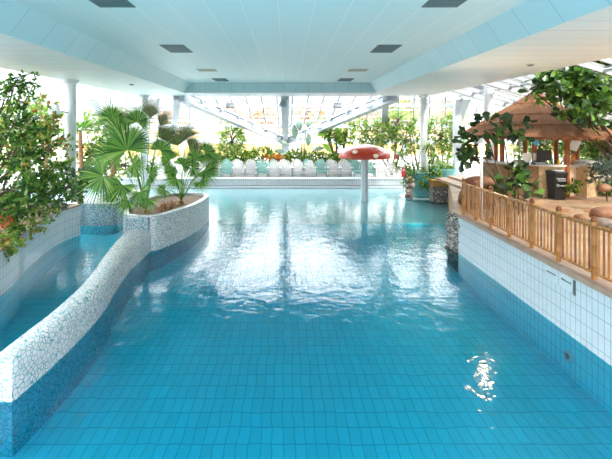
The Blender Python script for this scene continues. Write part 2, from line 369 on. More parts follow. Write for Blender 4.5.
# far edge: two steps and deck
struct(MB().box(-16, 7.9, 24.0, 33, -1.4, .50).build('floor_far_deck', M['deck']))
struct(MB().box(-16, 7.2, 23.55, 24.0, -1.4, .10).build('trim_far_step', M['pwallX']))
struct(MB().box(-16, 7.4, 23.9, 24.0, .12, .50).build('wall_far_pool', M['pwallX']))
struct(MB().box(-16, 7.4, 23.85, 24.25, .50, .54).build('trim_far_coping', M['white']))
struct(MB().box(-26, -14, -6, 33, -1.4, .52).build('floor_left_deck', M['deck']))
struct(MB().box(7.9, 24, 19.4, 33, -1.4, .62).build('floor_right_terrace', M['deck']))
struct(MB().box(6.95, 9.5, 19.35, 19.9, .72, 1.02).build('trim_inlet_ledge', M['ledge']))
struct(MB().box(7.0, 9.5, 19.45, 19.95, -1.4, .72).build('wall_inlet_rubble', M['rubble']))
struct(MB().add([(-16,10,-.718),(8.4,10,-.718),(8.4,16,-.22),(-16,16,-.22)],[(0,1,2,3)]).build('floor_pool_slope', M['pfloor']))
struct(MB().add([(8.4,16,-.22),(-16,16,-.22),(-16,24.1,-.03),(8.4,24.1,-.03)],[(0,1,2,3)]).build('floor_pool_beach', tiles('beach_tiles', (.74,.76,.77), (.58,.66,.69), 'X', 'Y', .155, .31, .012, .02, rough=.5, vary=.03)))
# outside
struct(MB().box(-120, 120, -60, 160, -.6, -.45).build('floor_outside_ground', M['sand']) if False else MB().box(-120, 120, 33.2, 160, .2, .4).build('floor_outside_ground', M['sand']))
# water
wat = MB().box(-14, 8.35, -6, 23.97, -1.35, 0).build('pool_water', M['water'])
tag(wat, 'rippled turquoise water filling the whole pool', 'water', kind='stuff')

# ------------------------------------------------------------ glass roof, far
def roofz(Y): return 5.22-.2644*(Y-21.6)
YW = 32.0
def xv(Y, s): return (5.5 if s < 0 else 5.75)*(1-(Y-21.6)/10.4)
g = MB().add([(-17,21.6,roofz(21.6)+.14),(17,21.6,roofz(21.6)+.14),(17,YW,roofz(YW)+.14),(-17,YW,roofz(YW)+.14)], [(0,1,2,3)]).build('window_1', M['glass']); struct(g)
mu = MB()
for Y, ht, wd in ((22.25,.06,.08),(24.1,.06,.09),(26.35,.06,.10),(28.6,.07,.1),(30.2,.07,.1)):
    mu.bar((-17,Y,roofz(Y)), (17,Y,roofz(Y)), wd, ht)
for i in range(-9, 10):
    X = i*.83+.35
    if abs(X) < .3: continue
    s = -1 if X < 0 else 1
    base = 5.5 if s < 0 else 5.75
    Ye = 21.6+10.4*(1-abs(X)/base)
    if Ye > 21.8: mu.bar((X,21.6,roofz(21.6)), (X,Ye,roofz(Ye)), .07, .10)
for s in (-1, 1):
    for i in range(0, 34):
        X0 = .15+i*.83
        k = .045
        # fan line X = X0*(1+k(Y-21.6)) outside the valley beams
        Ys = None
        for q in range(0, 105):
            Y = 21.6+q*.1
            if X0*(1+k*(Y-21.6)) > xv(Y, s): Ys = Y; break
        if Ys is None or Ys > 31.6: continue
        x2 = X0*(1+k*(YW-21.6)); x1 = X0*(1+k*(Ys-21.6))
        if x1 > 17: continue
        mu.bar((s*x1,Ys,roofz(Ys)), (s*x2,YW,roofz(YW)), .07, .10)
mu.build('mullions', M['steel'], g)
bmz = MB()
for Y, ht, wd in ((22.95,.22,.24),(27.3,.22,.26)):
    bmz.bar((-17,Y,roofz(Y)-.10), (17,Y,roofz(Y)-.10), wd, ht)
struct(bmz.build('trim_purlins', M['steel']))
for s, xn, nm in ((-1,-5.5,'trim_valley_beam_left'), (1,5.75,'trim_valley_beam_right')):
    q = MB(); a = Vector((xn,21.5,roofz(21.5)-.1)); c = Vector((0,YW-.1,roofz(YW)-.15))
    q.bar(a, c, .34, .36); q.bar(a+Vector((0,0,.28)), c+Vector((0,0,.28)), .52, .10); q.bar(a-Vector((0,0,.22)), c-Vector((0,0,.22)), .5, .07)
    struct(q.build(nm, M['steel']))
struct(MB().bar((-.05,21.5,roofz(21.5)-.08),(-.05,YW,roofz(YW)-.08), .42, .3).build('trim_centre_rafter', M['steel']))
for i, (xa, xb) in enumerate(((-5.75,-8.9),(5.3,7.6),(-10.2,-13.5),(9.6,13.0))):
    struct(MB().bar((xa,21.6,roofz(21.6)-.08),(xb,YW,roofz(YW)-.08), .36, .3).build('trim_rafter', M['steel']))
# facade below the eaves
struct(MB().box(-17,17,YW-.15,YW+.15,roofz(YW)-.22,roofz(YW)+.12).build('trim_eaves_beam', M['steel']))
g = MB().add([(-17,YW,.5),(17,YW,.5),(17,YW,roofz(YW)),(-17,YW,roofz(YW))], [(0,1,2,3)]).build('window_2', M['glass']); struct(g)
q = MB()
for i in range(-14, 15): q.box(i*1.15-.05, i*1.15+.05, YW-.05, YW+.05, .5, roofz(YW)-.2)
q.box(-17,17,YW-.05,YW+.05,.5,.75); q.build('window_frame', M['steel'], g)
struct(MB().box(-.35,.25,YW-.2,YW+.2,.5,roofz(YW)-.2).build('trim_centre_post', M['steel']))
for X in (-9.2, 4.2, 9.3):
    struct(MB().box(X-.2,X+.2,YW-.2,YW+.2,.5,roofz(YW)-.2).build('trim_facade_post', M['steel']))
# side glass roofs, sloping outwards from the soffits
for s, nm, x0 in ((-1,'window_3',-7.85), (1,'window_4',7.6)):
    x1 = s*17; zs = HS+.5; ze = zs-(abs(x1)-abs(x0))*.30
    g = MB().add([(x0,-7,zs),(x1,-7,ze),(x1,21.6,ze),(x0,21.6,zs)], [(0,1,2,3)]).build(nm, M['glass']); struct(g)
    q = MB()
    for i in range(0, 35):
        Y = -6.5+i*.83; big = i % 4 == 0
        q.bar((x0,Y,zs-.06),(x1,Y,ze-.06), .22 if big else .07, .3 if big else .1)
    for k in range(1, 6):
        xx = x0+(x1-x0)*k/6; zz = zs+(ze-zs)*k/6; q.bar((xx,-7,zz-.04),(xx,21.6,zz-.04), .08, .08)
    q.build('rafters', M['steel'], g)
    g2 = MB().add([(x1,-7,.4),(x1,32,.4),(x1,32,ze),(x1,-7,ze)], [(0,1,2,3)]).build('window_5' if s < 0 else 'window_6', M['glass']); struct(g2)
    q = MB()
    for i in range(0, 20): q.box(x1-.06,x1+.06,-6.5+i*2.0-.06,-6.5+i*2.0+.06,.4,ze)
    q.box(x1-.08,x1+.08,-7,32,ze-.2,ze+.1); q.box(x1-.05,x1+.05,-7,32,1.6,1.7)
    q.build('window_frame', M['steel'], g2)
struct(MB().box(9.25,9.6,22.3,22.65,.5,5.2).build('trim_corner_post', M['steel']))

# ------------------------------------------------------------ columns
def column(x, y, z0, z1, r, label, cap=True):
    t = empty('round_column', (x,y,z0), label, 'column', 'round white columns')
    h = z1-z0
    MB().lathe([(r,0),(r,h-.12)], 28).build('shaft', M['white'], t, 'auto')
    MB().lathe([(r,h-.14),(r*1.25,h-.12),(r*1.55,h-.05),(r*1.55,h)], 28).build('capital', M['white'], t, 'auto')
    return t
column(-7.5, 14.2, 1.0, HS, .18, 'round white column standing in the leafy planter at left, a white loudspeaker on it')
column(7.05, 20.9, .55, HS, .17, 'round white column rising out of the turquoise pot')
column(-7.3, 21.0, -1.3, HS, .18, 'round white column behind the fan palms on the island')
column(8.95, 18.0, 1.0, 5.75, .2, 'round white column behind the left edge of the thatched roof')

# ------------------------------------------------------------ ceiling fittings
def ceiling_panel(x, y0, y1, label, mat, wd=.58, grp='recessed ceiling grilles'):
    t = empty('ceiling_grille', (x,(y0+y1)/2,HC), label, 'grille', grp); h = (y1-y0)/2
    MB().box(-wd/2-.02,wd/2+.02,-h-.02,h+.02,-.012,0).build('frame', mat, t)
    q = MB()
    n = 9
    for k in range(n): q.box(-wd/2+.02,wd/2-.02,-h+.03+(2*h-.06)*k/n,-h+.03+(2*h-.06)*(k+.55)/n,-.022,-.013)
    q.build('louvres', mat, t)
for x, sd in ((-2.92,'left'),(2.66,'right')):
    ceiling_panel(x, 6.03, 7.07, 'dark grey ceiling grille nearest the camera on the %s side' % sd, M['panel'])
    ceiling_panel(x, 10.41, 11.45, 'dark grey ceiling grille midway along the %s side' % sd, M['panel'])
    ceiling_panel(x, 14.85, 15.4, 'small beige grille flush in the %s side of the ceiling' % sd, M['panelb'], .66)
    ceiling_panel(x, 17.7, 18.8, 'dark grey ceiling grille closest to the end bulkhead on the %s side' % sd, M['panel'])
def spotlight(x, y, label):
    t = empty('soffit_light', (x,y,HS), label, 'light', 'small lights in the soffits')
    MB().lathe([(.10,-.015),(.11,0)], 20).build('trim_ring', M['panelb'], t); MB().lathe([(.06,-.04),(.07,-.015)], 16).build('lens', M['charcoal'], t)
spotlight(-5.9, 15.6, 'small round fitting in the left soffit'); spotlight(6.35, 10.6, 'small round fitting in the right soffit above the treetop')

# clock and boxes on the purlin
t = empty('wall_clock', (-.12,21.75,EYE+22*21.75/408), 'round grey clock hung on the centre rafter', 'clock')
q = MB(); q.tube([(0,.05,0),(0,-.03,0)], .21, 28); q.build('case', M['polegrey'], t, 'auto')
q = MB(); q.tube([(0,-.031,0),(0,-.036,0)], .175, 28); q.build('dial', plain('clock_dial', (.28,.36,.38), .4), t)
q = MB(); q.bar((0,-.045,-.01),(.02,-.045,.13),.02,.01,(0,1,0)); q.bar((0,-.045,0),(-.08,-.045,-.03),.025,.01,(0,1,0)); q.build('hands', M['dark'], t)
for px, lab in ((230,'grey box floodlight under the purlin left of the clock'), (337.5,'grey box floodlight under the purlin right of the clock')):
    p = at(px, 105, 22.55)
    t = empty('floodlight', (p.x,p.y,p.z), lab, 'light', 'box floodlights on the purlin')
    MB().box(-.24,.24,-.12,.1,-.12,.12).build('housing', plain('grey_housing', (.22,.24,.26), .5), t, bevel=.02)
    MB().box(-.2,.2,-.1,.08,-.17,-.121).build('lens', M['charcoal'], t)
    MB().box(-.03,.03,-.02,.06,.12,.30).build('bracket', M['steel'], t)
# loudspeaker on left column
p = at(54.5, 111, 13.6)
t = empty('loudspeaker', p, 'white loudspeaker tilted on the left column', 'loudspeaker'); t.rotation_euler = (math.radians(-10), math.radians(-12), math.radians(12))
MB().box(-.15,.15,-.12,.12,-.23,.23).build('cabinet', M['white'], t, bevel=.03)
MB().box(-.12,.12,-.135,-.121,-.2,.2).build('grille', plain('pale_grille', (.8,.83,.85), .6), t)
MB().bar((.1,.1,0),(.3,.35,-.05),.04,.04).build('bracket', M['steel'], t)
p = at(103, 94.5, 20)
t = empty('hanging_sign', p, 'small pink sign hanging under the glass roof at left', 'sign')
MB().box(-.14,.14,-.015,.015,-.13,.13).build('panel', M['pinksign'], t); MB().box(-.01,.01,-.01,.01,.13,.5).build('hanger', M['steel'], t)

# ------------------------------------------------------------ mosaic wall and island
R_ = [(-3.55,5.42),(-3.50,6.0),(-3.47,6.8),(-3.52,7.8),(-3.72,9.0),(-3.88,10.2),(-3.88,11.2),(-3.9,12.1)]
L_ = [(-3.92,5.42),(-3.90,6.0),(-3.87,6.9),(-3.95,8.0),(-4.22,9.4),(-4.42,10.5),(-4.55,11.5),(-4.6,12.3)]
Rc = catmull([(*p,0) for p in R_], 8); Lc = catmull([(*p,0) for p in L_], 8)
q = MB(); rows = []
zt = .60
rise = lambda y: .10*max(0,min(1,(y-5)/6))-.06
prof = [(0,-1.3),(0,-.3),(0,.30),(0.0,zt-.12),(.06,zt-.03),(.18,zt),(.5,zt+.01),(.82,zt),(.94,zt-.03),(1,zt-.12),(1,.30),(1,-.3),(1,-1.3)]
for a, c in zip(Rc, Lc):
    for tt, z in prof:
        pnt = a.lerp(c, tt); q.v.append((pnt.x, pnt.y, z+(rise(pnt.y) if z > .2 else 0)))
n = len(prof); k = len(Rc)
for i in range(k-1):
    for j in range(n-1): q.f.append((i*n+j, i*n+j+1, (i+1)*n+j+1, (i+1)*n+j))
# rounded near end
capc = []
for off, zz in ((.06, -.0), (.10, -.05)):
    b0 = len(q.v)
    for tt, z in prof:
        pnt = Rc[0].lerp(Lc[0], .5+(tt-.5)*(1-off*1.2)); q.v.append((pnt.x, pnt.y-off, z+(zz+rise(5.42) if z > .2 else 0)))
    prev = 0 if not capc else capc[-1]
    for j in range(n-1): q.f.append((prev+j, b0+j, b0+j+1, prev+j+1))
    capc.append(b0)
q.f.append(tuple(capc[-1]+j for j in range(n))); q.f.append(tuple((k-1)*n+j for j in range(n)))
wl_ = q.build('mosaic_wall', M['mosaic'], None, True); wl_['kind'] = 'structure'; wl_.name = 'wall_serpentine'
me = wl_.data; me.set_sharp_from_angle(angle=math.radians(50))
# planter island
isl = catmull([(-4.62,11.9,0),(-3.92,11.75,0),(-3.66,11.95,0),(-3.44,12.5,0),(-3.14,13.4,0),(-2.98,14.4,0),(-2.95,15.4,0),(-3.05,16.1,0),(-3.4,16.5,0),(-4.2,16.6,0),(-5.0,16.0,0),(-5.35,14.8,0),(-5.2,13.2,0),(-4.9,12.3,0)], 6, True)
def offset_poly(pts, d):
    c = Vector((sum(p.x for p in pts)/len(pts), sum(p.y for p in pts)/len(pts), 0)); out = []
    m_ = len(pts)
    for i, p in enumerate(pts):
        tdir = pts[(i+1) % m_]-pts[i-1]; nn = Vector((-tdir.y, tdir.x, 0)).normalized()
        if nn.dot(c-p) < 0: nn = -nn
        out.append(p+nn*d)
    return out
isl_in = offset_poly(isl, .16)
q = MB(); m_ = len(isl)
def iz(p): return 1.0-.02*(p.y-12)
rings = [[(p.x,p.y,-1.3) for p in isl], [(p.x,p.y,iz(p)-.05) for p in isl], [(p.x*.97+pi_.x*.03,p.y*.97+pi_.y*.03,iz(p)-.01) for p, pi_ in zip(isl,isl_in)],
         [(p.x*.8+pi_.x*.2,p.y*.8+pi_.y*.2,iz(p)) for p, pi_ in zip(isl,isl_in)], [(pi_.x,pi_.y,iz(p)) for p, pi_ in zip(isl,isl_in)], [(pi_.x,pi_.y,iz(p)-.3) for p, pi_ in zip(isl,isl_in)]]
for r in rings: q.v += r
for i in range(len(rings)-1):
    for j in range(m_): q.f.append((i*m_+j, i*m_+(j+1) % m_, (i+1)*m_+(j+1) % m_, (i+1)*m_+j))
o = q.build('wall_island_planter', M['mosaic'], None, True); struct(o); o.data.set_sharp_from_angle(angle=math.radians(50))
struct(MB().prism([(p.x,p.y) for p in isl_in], .5, [iz(p)-.1 for p in isl]).build('floor_island_soil', M['soil']))
# darker front block where the wall meets the planter
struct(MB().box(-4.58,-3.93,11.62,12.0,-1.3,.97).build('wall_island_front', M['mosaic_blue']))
# second rounded mosaic block in the left channel
blk = [(-7.5,15.0),(-7.2,14.75),(-6.4,14.7),(-6.2,14.85),(-6.12,15.2),(-6.1,17.5),(-6.5,18.2),(-7.3,18.2),(-7.5,17.6)]
blk = [(p.x,p.y) for p in catmull([(*p,0) for p in blk], 5, True)]
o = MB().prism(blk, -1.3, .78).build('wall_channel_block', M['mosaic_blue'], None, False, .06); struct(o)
struct(MB().prism([(x+.0,y) for x, y in blk], .785, .80).build('trim_channel_block_top', M['deck']))
# stone end pier at right deck corner
q = MB(); rnd = random.Random(3)
def rock(mb, c, sx, sy, sz, seed, n1=10, n2=7, rough=.18):
    rr = random.Random(seed); b0 = len(mb.v); ph = [rr.uniform(0,6) for _ in range(6)]
    for i in range(n2+1):
        th = PI*i/n2
        for k_ in range(n1):
            a = 2*PI*k_/n1
            d = 1+rough*(math.sin(2*a+ph[0])*math.sin(th)+.6*math.sin(3*a+ph[1]+th*2)*math.sin(th)+.5*math.cos(3*th+ph[2])) + rr.uniform(-.05,.05)*math.sin(th)
            mb.v.append((c[0]+sx*d*math.sin(th)*math.cos(a), c[1]+sy*d*math.sin(th)*math.sin(a), c[2]+sz*d*math.cos(th)))
    for i in range(n2):
        for k_ in range(n1):
            k2 = (k_+1) % n1
            mb.f.append((b0+i*n1+k_, b0+(i+1)*n1+k_, b0+(i+1)*n1+k2, b0+i*n1+k2))
    return mb
q.box(4.9, 5.2, 11.55, 12.35, -1.3, 1.0)
for i in range(70):
    z = rnd.uniform(-.2, 1.0)
    if i < 45: c = (4.90+rnd.uniform(-.03,.02), rnd.uniform(11.62,12.3), z)
    else: c = (rnd.uniform(4.88,5.2), 11.56, z)
    if i >= 45 and c[0] > 4.9: c = (4.9, rnd.uniform(11.65,12.3), z)
    rock(q, c, rnd.uniform(.05,.09), rnd.uniform(.08,.14), rnd.uniform(.05,.09), i)
o = q.build('wall_stone_pier', M['rubble'], None, True); struct(o)

# ------------------------------------------------------------ mushroom fountain
t = empty('mushroom_fountain', (at(364.5,200,19.85).x,19.85,-1.3), 'red toadstool fountain with cream spots standing in the pool', 'fountain')
zc = EYE-(157-126)*19.85/408+1.3
MB().lathe([(.17,0),(.17,zc+.1)], 24).build('pole', M['polegrey'], t, 'auto')
R0 = 1.25
prof = [(R0*math.cos(a)**.95 if math.cos(a) > 0 else 0, .62*math.sin(a)) for a in [i*PI/2/12 for i in range(12)]]+[(.05,.62)]
cp = MB().lathe([(.2,.02),(R0*.8,-.02),(R0*.96,-.05),(R0,-.02)]+prof[1:], 48, (0,0,zc)).build('cap', M['red'], t, 'auto')
cp['label'] = 'glossy red domed cap'
for az, el in ((-124,30),(-76,14),(-52,50),(20,30),(70,35),(120,25),(165,40)):
    a = math.radians(az); e = math.radians(el)
    rr = R0*math.cos(e)**.95; zz = zc+.62*math.sin(e); nrm = Vector((math.cos(a)*.55, math.sin(a)*.55, .85 if el > 30 else .6)).normalized()
    u = nrm.cross(Vector((0,0,1))).normalized(); v = u.cross(nrm)
    cpt = Vector((rr*math.cos(a), rr*math.sin(a), zz)); q = MB(); b0 = 0
    ring = []
    for kk in range(14):
        th = 2*PI*kk/14; ring.append(cpt+u*.13*math.cos(th)+v*.11*math.sin(th))
    ring2 = [p+nrm*.025-(p-cpt)*.2 for p in ring]; low = [p-nrm*.06 for p in ring]
    q.add(low+ring+ring2, [(i,(i+1)%14,14+(i+1)%14,14+i) for i in range(14)]+[(14+i,14+(i+1)%14,28+(i+1)%14,28+i) for i in range(14)]+[tuple(range(28,42))])
    q.build('spot', M['spot'], t, True)

# ------------------------------------------------------------ bamboo railing
t = empty('bamboo_railing', (5.0,8,1.12), 'bamboo railing along the tiled edge of the right deck', 'railing')
PY = [11.5,10.75,9.95,9.13,8.3,7.48,6.62,5.8,4.95,4.1]
def culm(mb, a, b_, r, n=8, nodes=.28, seed=0):
    a = Vector(a); b_ = Vector(b_); Ln = (b_-a).length; d = (b_-a)/Ln; rr = random.Random(seed); pts = [a]; rad = [r]; s_ = rr.uniform(.1,.25)
    while s_ < Ln-.05:
        for o_, k_ in ((-.012,1),(0,1.16),(.012,1)): pts.append(a+d*(s_+o_)); rad.append(r*k_)
        s_ += nodes*rr.uniform(.8,1.2)
    pts.append(b_); rad.append(r*.95); mb.tube(pts, rad, n)
for i, y in enumerate(PY):
    q = MB(); culm(q, (0,y-8,0), (0,y-8,.93), .043, 10, .3, i); o = q.build('post', M['bamboo'], t, 'auto')
    MB().lathe([(.048,0),(.052,.03),(.04,.07),(.012,.085)], 10, (0,y-8,.93)).build('finial', M['bamboo_dark'], o, True)
for z, r, nm in ((.86,.034,'top_rail'),(.10,.026,'bottom_rail')):
    for i in range(len(PY)-1):
        q = MB(); culm(q, (0,PY[i+1]-8,z), (0,PY[i]-8,z), r, 8, .35, i); q.build(nm, M['bamboo'], t, 'auto')
k = 0
for i in range(len(PY)-1):
    nb = 7
    for j in range(1, nb+1):
        y = PY[i+1]+(PY[i]-PY[i+1])*j/(nb+1)-8; k += 1
        q = MB(); culm(q, (0,y+random.uniform(-.006,.006),.10), (0,y,.86), random.uniform(.015,.019), 6, .25, k)
        q.build('baluster', M['bamboo'] if k % 3 else M['bamboo_dark'], t, 'auto')
# notices on the tiled wall
def notice(y0, y1, lab, seed, st, en):
    tt = empty('wall_notice', (4.88,(y0+y1)/2,.88), lab, 'sign', 'notices on the tiled wall'); h = (y1-y0)/2
    MB().box(-.012,0,-h,h,-.12,.12).build('panel', plain('notice_white', (.50,.57,.60), .3), tt, bevel=.003)
    q = MB(); rr = random.Random(seed); y = h-st
    while y > -h+en:
        w_ = rr.uniform(.014,.024); hh = rr.choice((.022,.022,.034))
        q.box(-.015,-.0121,y-w_,y,.01,.01+hh); y -= w_+.006
    o = q.build('lettering', plain('notice_grey', (.06,.09,.11), .5), tt)
notice(7.30, 7.66, 'pale notice with a short grey word on the tiled wall, nearer the far end', 1, .03, .06)
notice(6.93, 7.27, 'pale notice with a short grey word on the tiled wall, nearer the camera', 5, .05, .05)
t = MB().box(4.862,4.88,6.87,6.91,.74,.99).build('wall_slot', M['charcoal']); tag(t, 'dark vertical slot beside the notices on the tiled wall', 'slot')
# small underwater fitting
p = (4.86, 7.0, -.35)
t = empty('pool_inlet', p, 'small round inlet fitting under water in the right pool wall', 'inlet')
MB().tube([(0,0,0),(-.03,0,0)], .09, 20).build('ring', M['white'], t); MB().tube([(-.031,0,0),(-.04,0,0)], .05, 16).build('nozzle', M['charcoal'], t)

# ------------------------------------------------------------ garden chairs on the far deck
def make_chair(mat):
    t = empty('garden_chair', (0,0,0))
    q = MB()
    for k_ in range(6): q.box(-.26+k_*.09, -.26+k_*.09+.075, -.30, .25, .34, .365)
    q.box(-.27,.27,-.33,-.30,.22,.37); q.build('seat', mat, t)
    q = MB()
    for k_ in range(7):
        x = (k_-3)*.08; h = .62-.035*(k_-3)**2*.6; ang = (k_-3)*.05
        q.bar((x*.8,.22,.33), (x*1.25,.40,.33+h), .066, .022, (0,-1,0))
        q.tube([(x*1.25,.40,.33+h),(x*1.27,.408,.33+h+.03)], [.033,.012], 6)
    q.bar((-.3,.36,.70),(.3,.36,.70),.03,.05,(0,0,1)); q.bar((-.22,.27,.42),(.22,.27,.42),.03,.05); q.build('backrest', mat, t)
    for s in (-1, 1):
        MB().box(s*.32-.05,s*.32+.05,-.33,.34,.55,.575).build('armrest', mat, t, bevel=.01)
        MB().box(s*.30-.02,s*.30+.02,-.31,-.24,0,.55).build('leg', mat, t)
        MB().bar((s*.30,.36,0),(s*.30,.30,.55),.04,.07,(0,1,0)).build('leg', mat, t)
    return t
proto = {'white': make_chair(M['chair_white']), 'mint green': make_chair(M['chair_mint'])}
used = set()
ords = ['first','second','third','fourth','fifth','sixth','seventh','eighth','ninth','tenth','eleventh','twelfth','thirteenth','fourteenth','fifteenth','sixteenth','seventeenth','eighteenth','nineteenth']
def put_chair(kind, loc, rz, label, group, sc=1):
    src = proto[kind]
    if kind in used: o = copy_tree(src)
    else: o = src; used.add(kind)
    o.location = loc; o.rotation_euler = (0,0,rz); tag(o, label, 'chair', group); return o
front = 'w w m w w m w w w w m w w m m w w'.split()
for i, c in enumerate(front):
    kd = 'mint green' if c == 'm' else 'white'; px = 203+i*11.9
    y = 25.0+random.uniform(-.08,.08)
    put_chair(kd, ((px-286)*y/408, y, .54 if y < 24.3 else .50), random.uniform(-.08,.08), '%s slatted garden chair, %s from the left in the front row beyond the pool' % (kd, ords[i]), 'front row of garden chairs beyond the pool')
rear = 'w m w w m m w w m m w w m w'.split()
for i, c in enumerate(rear):
    kd = 'mint green' if c == 'm' else 'white'; px = 212+i*11.9+(2 if i % 2 else 0); y = 26.1
    put_chair(kd, ((px-286)*y/408, y, .50), random.uniform(-.1,.1), '%s slatted garden chair, %s from the left in the rear row before the hedge' % (kd, ords[i]), 'rear row of garden chairs before the hedge')
for i, (px, y, kd) in enumerate(((567,19.9,'white'),(577,19.9,'white'),(589,20.1,'white'))):
    put_chair(kd, ((px-286)*y/408, y, .62+.0), 0, 'white garden chair beyond the bar on the right, %s from its counter' % ords[i], 'white chairs beyond the bar')
for i, (px, y) in enumerate(((444,23.2),(455,23.4))):
    put_chair('white', ((px-286)*y/408, y, .62), .2, 'white garden chair beyond the yellow ledge, %s' % ('nearer the turquoise tub' if i == 0 else 'nearer the boulders'), 'white chairs beyond the ledge')

# ------------------------------------------------------------ foliage machinery
def leaf_mesh(name, pos, axis, nrm, length, width, mat, parent, shape='oval', fold=.25, droop=.15):
    """pos, axis, nrm: (n,3); length,width: (n,)"""
    n = len(pos); axis = axis/np.linalg.norm(axis,axis=1,keepdims=True)
    side = np.cross(axis, nrm); side /= np.linalg.norm(side,axis=1,keepdims=True)+1e-9
    up = np.cross(side, axis)
    if shape == 'oval': prof = [(0,0),(.3,.42),(.62,.5),(1,0)]
    elif shape == 'fiddle': prof = [(0,.05),(.25,.30),(.45,.28),(.78,.55),(1,.12)]
    else: prof = [(0,.12),(.35,.5),(.7,.36),(1,0)]
    cols = []
    for (s_, w_) in prof:
        ctr = pos+axis*(length*s_)[:,None]-up*(length*droop*s_*s_)[:,None]
        if w_ == 0: cols.append(ctr)
        else:
            cols.append(ctr-side*(width*w_)[:,None]+up*(width*w_*fold)[:,None]); cols.append(ctr); cols.append(ctr+side*(width*w_)[:,None]+up*(width*w_*fold)[:,None])
    V = np.stack(cols, 1); m_ = V.shape[1]
    faces = []; idx = 0; groups = []
    for (s_, w_) in prof:
        if w_ == 0: groups.append([idx]); idx += 1
        else: groups.append([idx,idx+1,idx+2]); idx += 3
    for a, c in zip(groups[:-1], groups[1:]):
        if len(a) == 1 and len(c) == 3: faces += [(a[0],c[0],c[1]),(a[0],c[1],c[2])]
        elif len(a) == 3 and len(c) == 3: faces += [(a[0],c[0],c[1],a[1]),(a[1],c[1],c[2],a[2])]
        elif len(a) == 3: faces += [(a[0],c[0],a[1]),(a[1],c[0],a[2])]
    F = []
    base = np.arange(n)*m_
    for f in faces: F.append((base[:,None]+np.array(f)[None,:]))
    fl = []
    for arr in F: fl += arr.tolist()
    me = bpy.data.meshes.new(name); me.from_pydata(V.reshape(-1,3).tolist(), [], fl); me.materials.append(mat)
    o = bpy.data.objects.new(name, me); COL.objects.link(o)
    if parent: o.parent = parent
    return o
def bush(name, label, cat, base, blobs, mats, n_twigs, per, ll, lw_, shape='oval', trunk=.05, group=None, seed=1, up=.4, branch=True, stem='trunk', tw_len=.35):
    """blobs: (px,py,Y,rx_px,rz_px,ry_m). Leaves grow along twigs inside the blobs."""
    rs = np.random.RandomState(seed); base = Vector(base)
    t = empty(name, base, label, cat, group)
    P, A, NN, Ls, Ws = [], [], [], [], []
    q = MB()
    tot = sum(b_[3]*b_[4] for b_ in blobs)
    for bl in blobs:
        c = at(bl[0], bl[1], bl[2]); rx = bl[3]*bl[2]/408; rz = bl[4]*bl[2]/408; ry = bl[5]
        nt_ = max(3, int(n_twigs*bl[3]*bl[4]/tot))
        cl = np.array(c-base)
        if branch:
            mid = (Vector(cl)*.5+Vector((rs.uniform(-.1,.1),rs.uniform(-.1,.1),.15*Vector(cl).length*.4)))
            q.tube([(0,0,0), mid, cl], [trunk, trunk*.75, trunk*.4], 7)
        for i in range(nt_):
            d = rs.normal(size=3); d /= np.linalg.norm(d); r = rs.uniform(.35,1)**.6
            p0 = cl+d*r*np.array([rx,ry,rz])
            dr = d*.8+rs.normal(size=3)*.5+np.array([0,0,up*.5]); dr /= np.linalg.norm(dr)
            if branch and i % 3 == 0:
                q.tube([tuple(cl*.7+np.array(mid)*.3) if i % 2 else tuple(cl), tuple((cl+p0)/2+np.array([0,0,.05])), tuple(p0)], [trunk*.35,trunk*.25,trunk*.12], 4, False)
            for j in range(per):
                s_ = (j+.5)/per
                pp = p0+dr*s_*tw_len; a = dr*.5+rs.normal(size=3)*.65; nn = np.array([0,0,1.])*up+rs.normal(size=3)*.55
                P.append(pp); A.append(a); NN.append(nn); k_ = rs.uniform(.7,1.25); Ls.append(ll*k_); Ws.append(lw_*k_)
    P, A, NN = map(np.array, (P, A, NN)); Ls = np.array(Ls); Ws = np.array(Ws)
    if not isinstance(mats, (list, tuple)): mats = [mats]
    if branch and q.v: q.build(stem, M['bark'], t, True)
    sel = rs.randint(0, len(mats), len(P))
    for i, mt in enumerate(mats):
        k_ = sel == i
        leaf_mesh('foliage', P[k_], A[k_], NN[k_], Ls[k_], Ws[k_], mt, t, shape)
    return t

# ------------------------------------------------------------ fan palms
def frond(parent, org, hub, axis, nrm, R, mat, nb=26, spread=250, seed=0, stalk_r=.014, dead=False):
    rs = random.Random(seed); org = Vector(org); hub = Vector(hub); ax = Vector(axis).normalized(); nn = Vector(nrm)
    sd = ax.cross(nn).normalized(); nn = sd.cross(ax).normalized()
    q = MB()
    for i in range(nb):
        a = math.radians(-spread/2+spread*i/(nb-1)); d = ax*math.cos(a)+sd*math.sin(a)
        Lr = R*(.82+.18*math.cos(a*.8))*rs.uniform(.92,1.05); w_ = R*math.radians(spread)/nb*.42*.5
        s2 = nn.cross(d).normalized(); pts = []
        dr = rs.uniform(.5,1.2)
        for s_, ww, zz in ((0.02,.06,0),(.45,.95,0),(.62,.8,-.01),(.85,.4,-.05*dr),(1,.04,-.16*dr)):
            cc = hub+d*Lr*s_+nn*(R*.08*s_)+Vector((0,0,zz*R*1.2))
            pts.append((cc-s2*w_*ww*1.15, cc+nn*w_*ww*.55, cc+s2*w_*ww*1.15))
        b0 = len(q.v)
        for p3 in pts: q.v += [tuple(p) for p in p3]
        for j in range(len(pts)-1):
            q.f += [(b0+3*j,b0+3*j+1,b0+3*j+4,b0+3*j+3),(b0+3*j+1,b0+3*j+2,b0+3*j+5,b0+3*j+4)]
    me = bpy.data.meshes.new('frond'); me.from_pydata(q.v, [], q.f); me.materials.append(mat)
    o = bpy.data.objects.new('frond', me); COL.objects.link(o); o.parent = parent
    mid = (org+hub)/2+Vector((0,0,.12*(hub-org).length))
    c = catmull([org, mid, hub], 4)
    MB().tube(c, [stalk_r*1.6]+[stalk_r]*(len(c)-2)+[stalk_r*.7], 5).build('stalk', M['leaf_palm'], o, True)
    return o
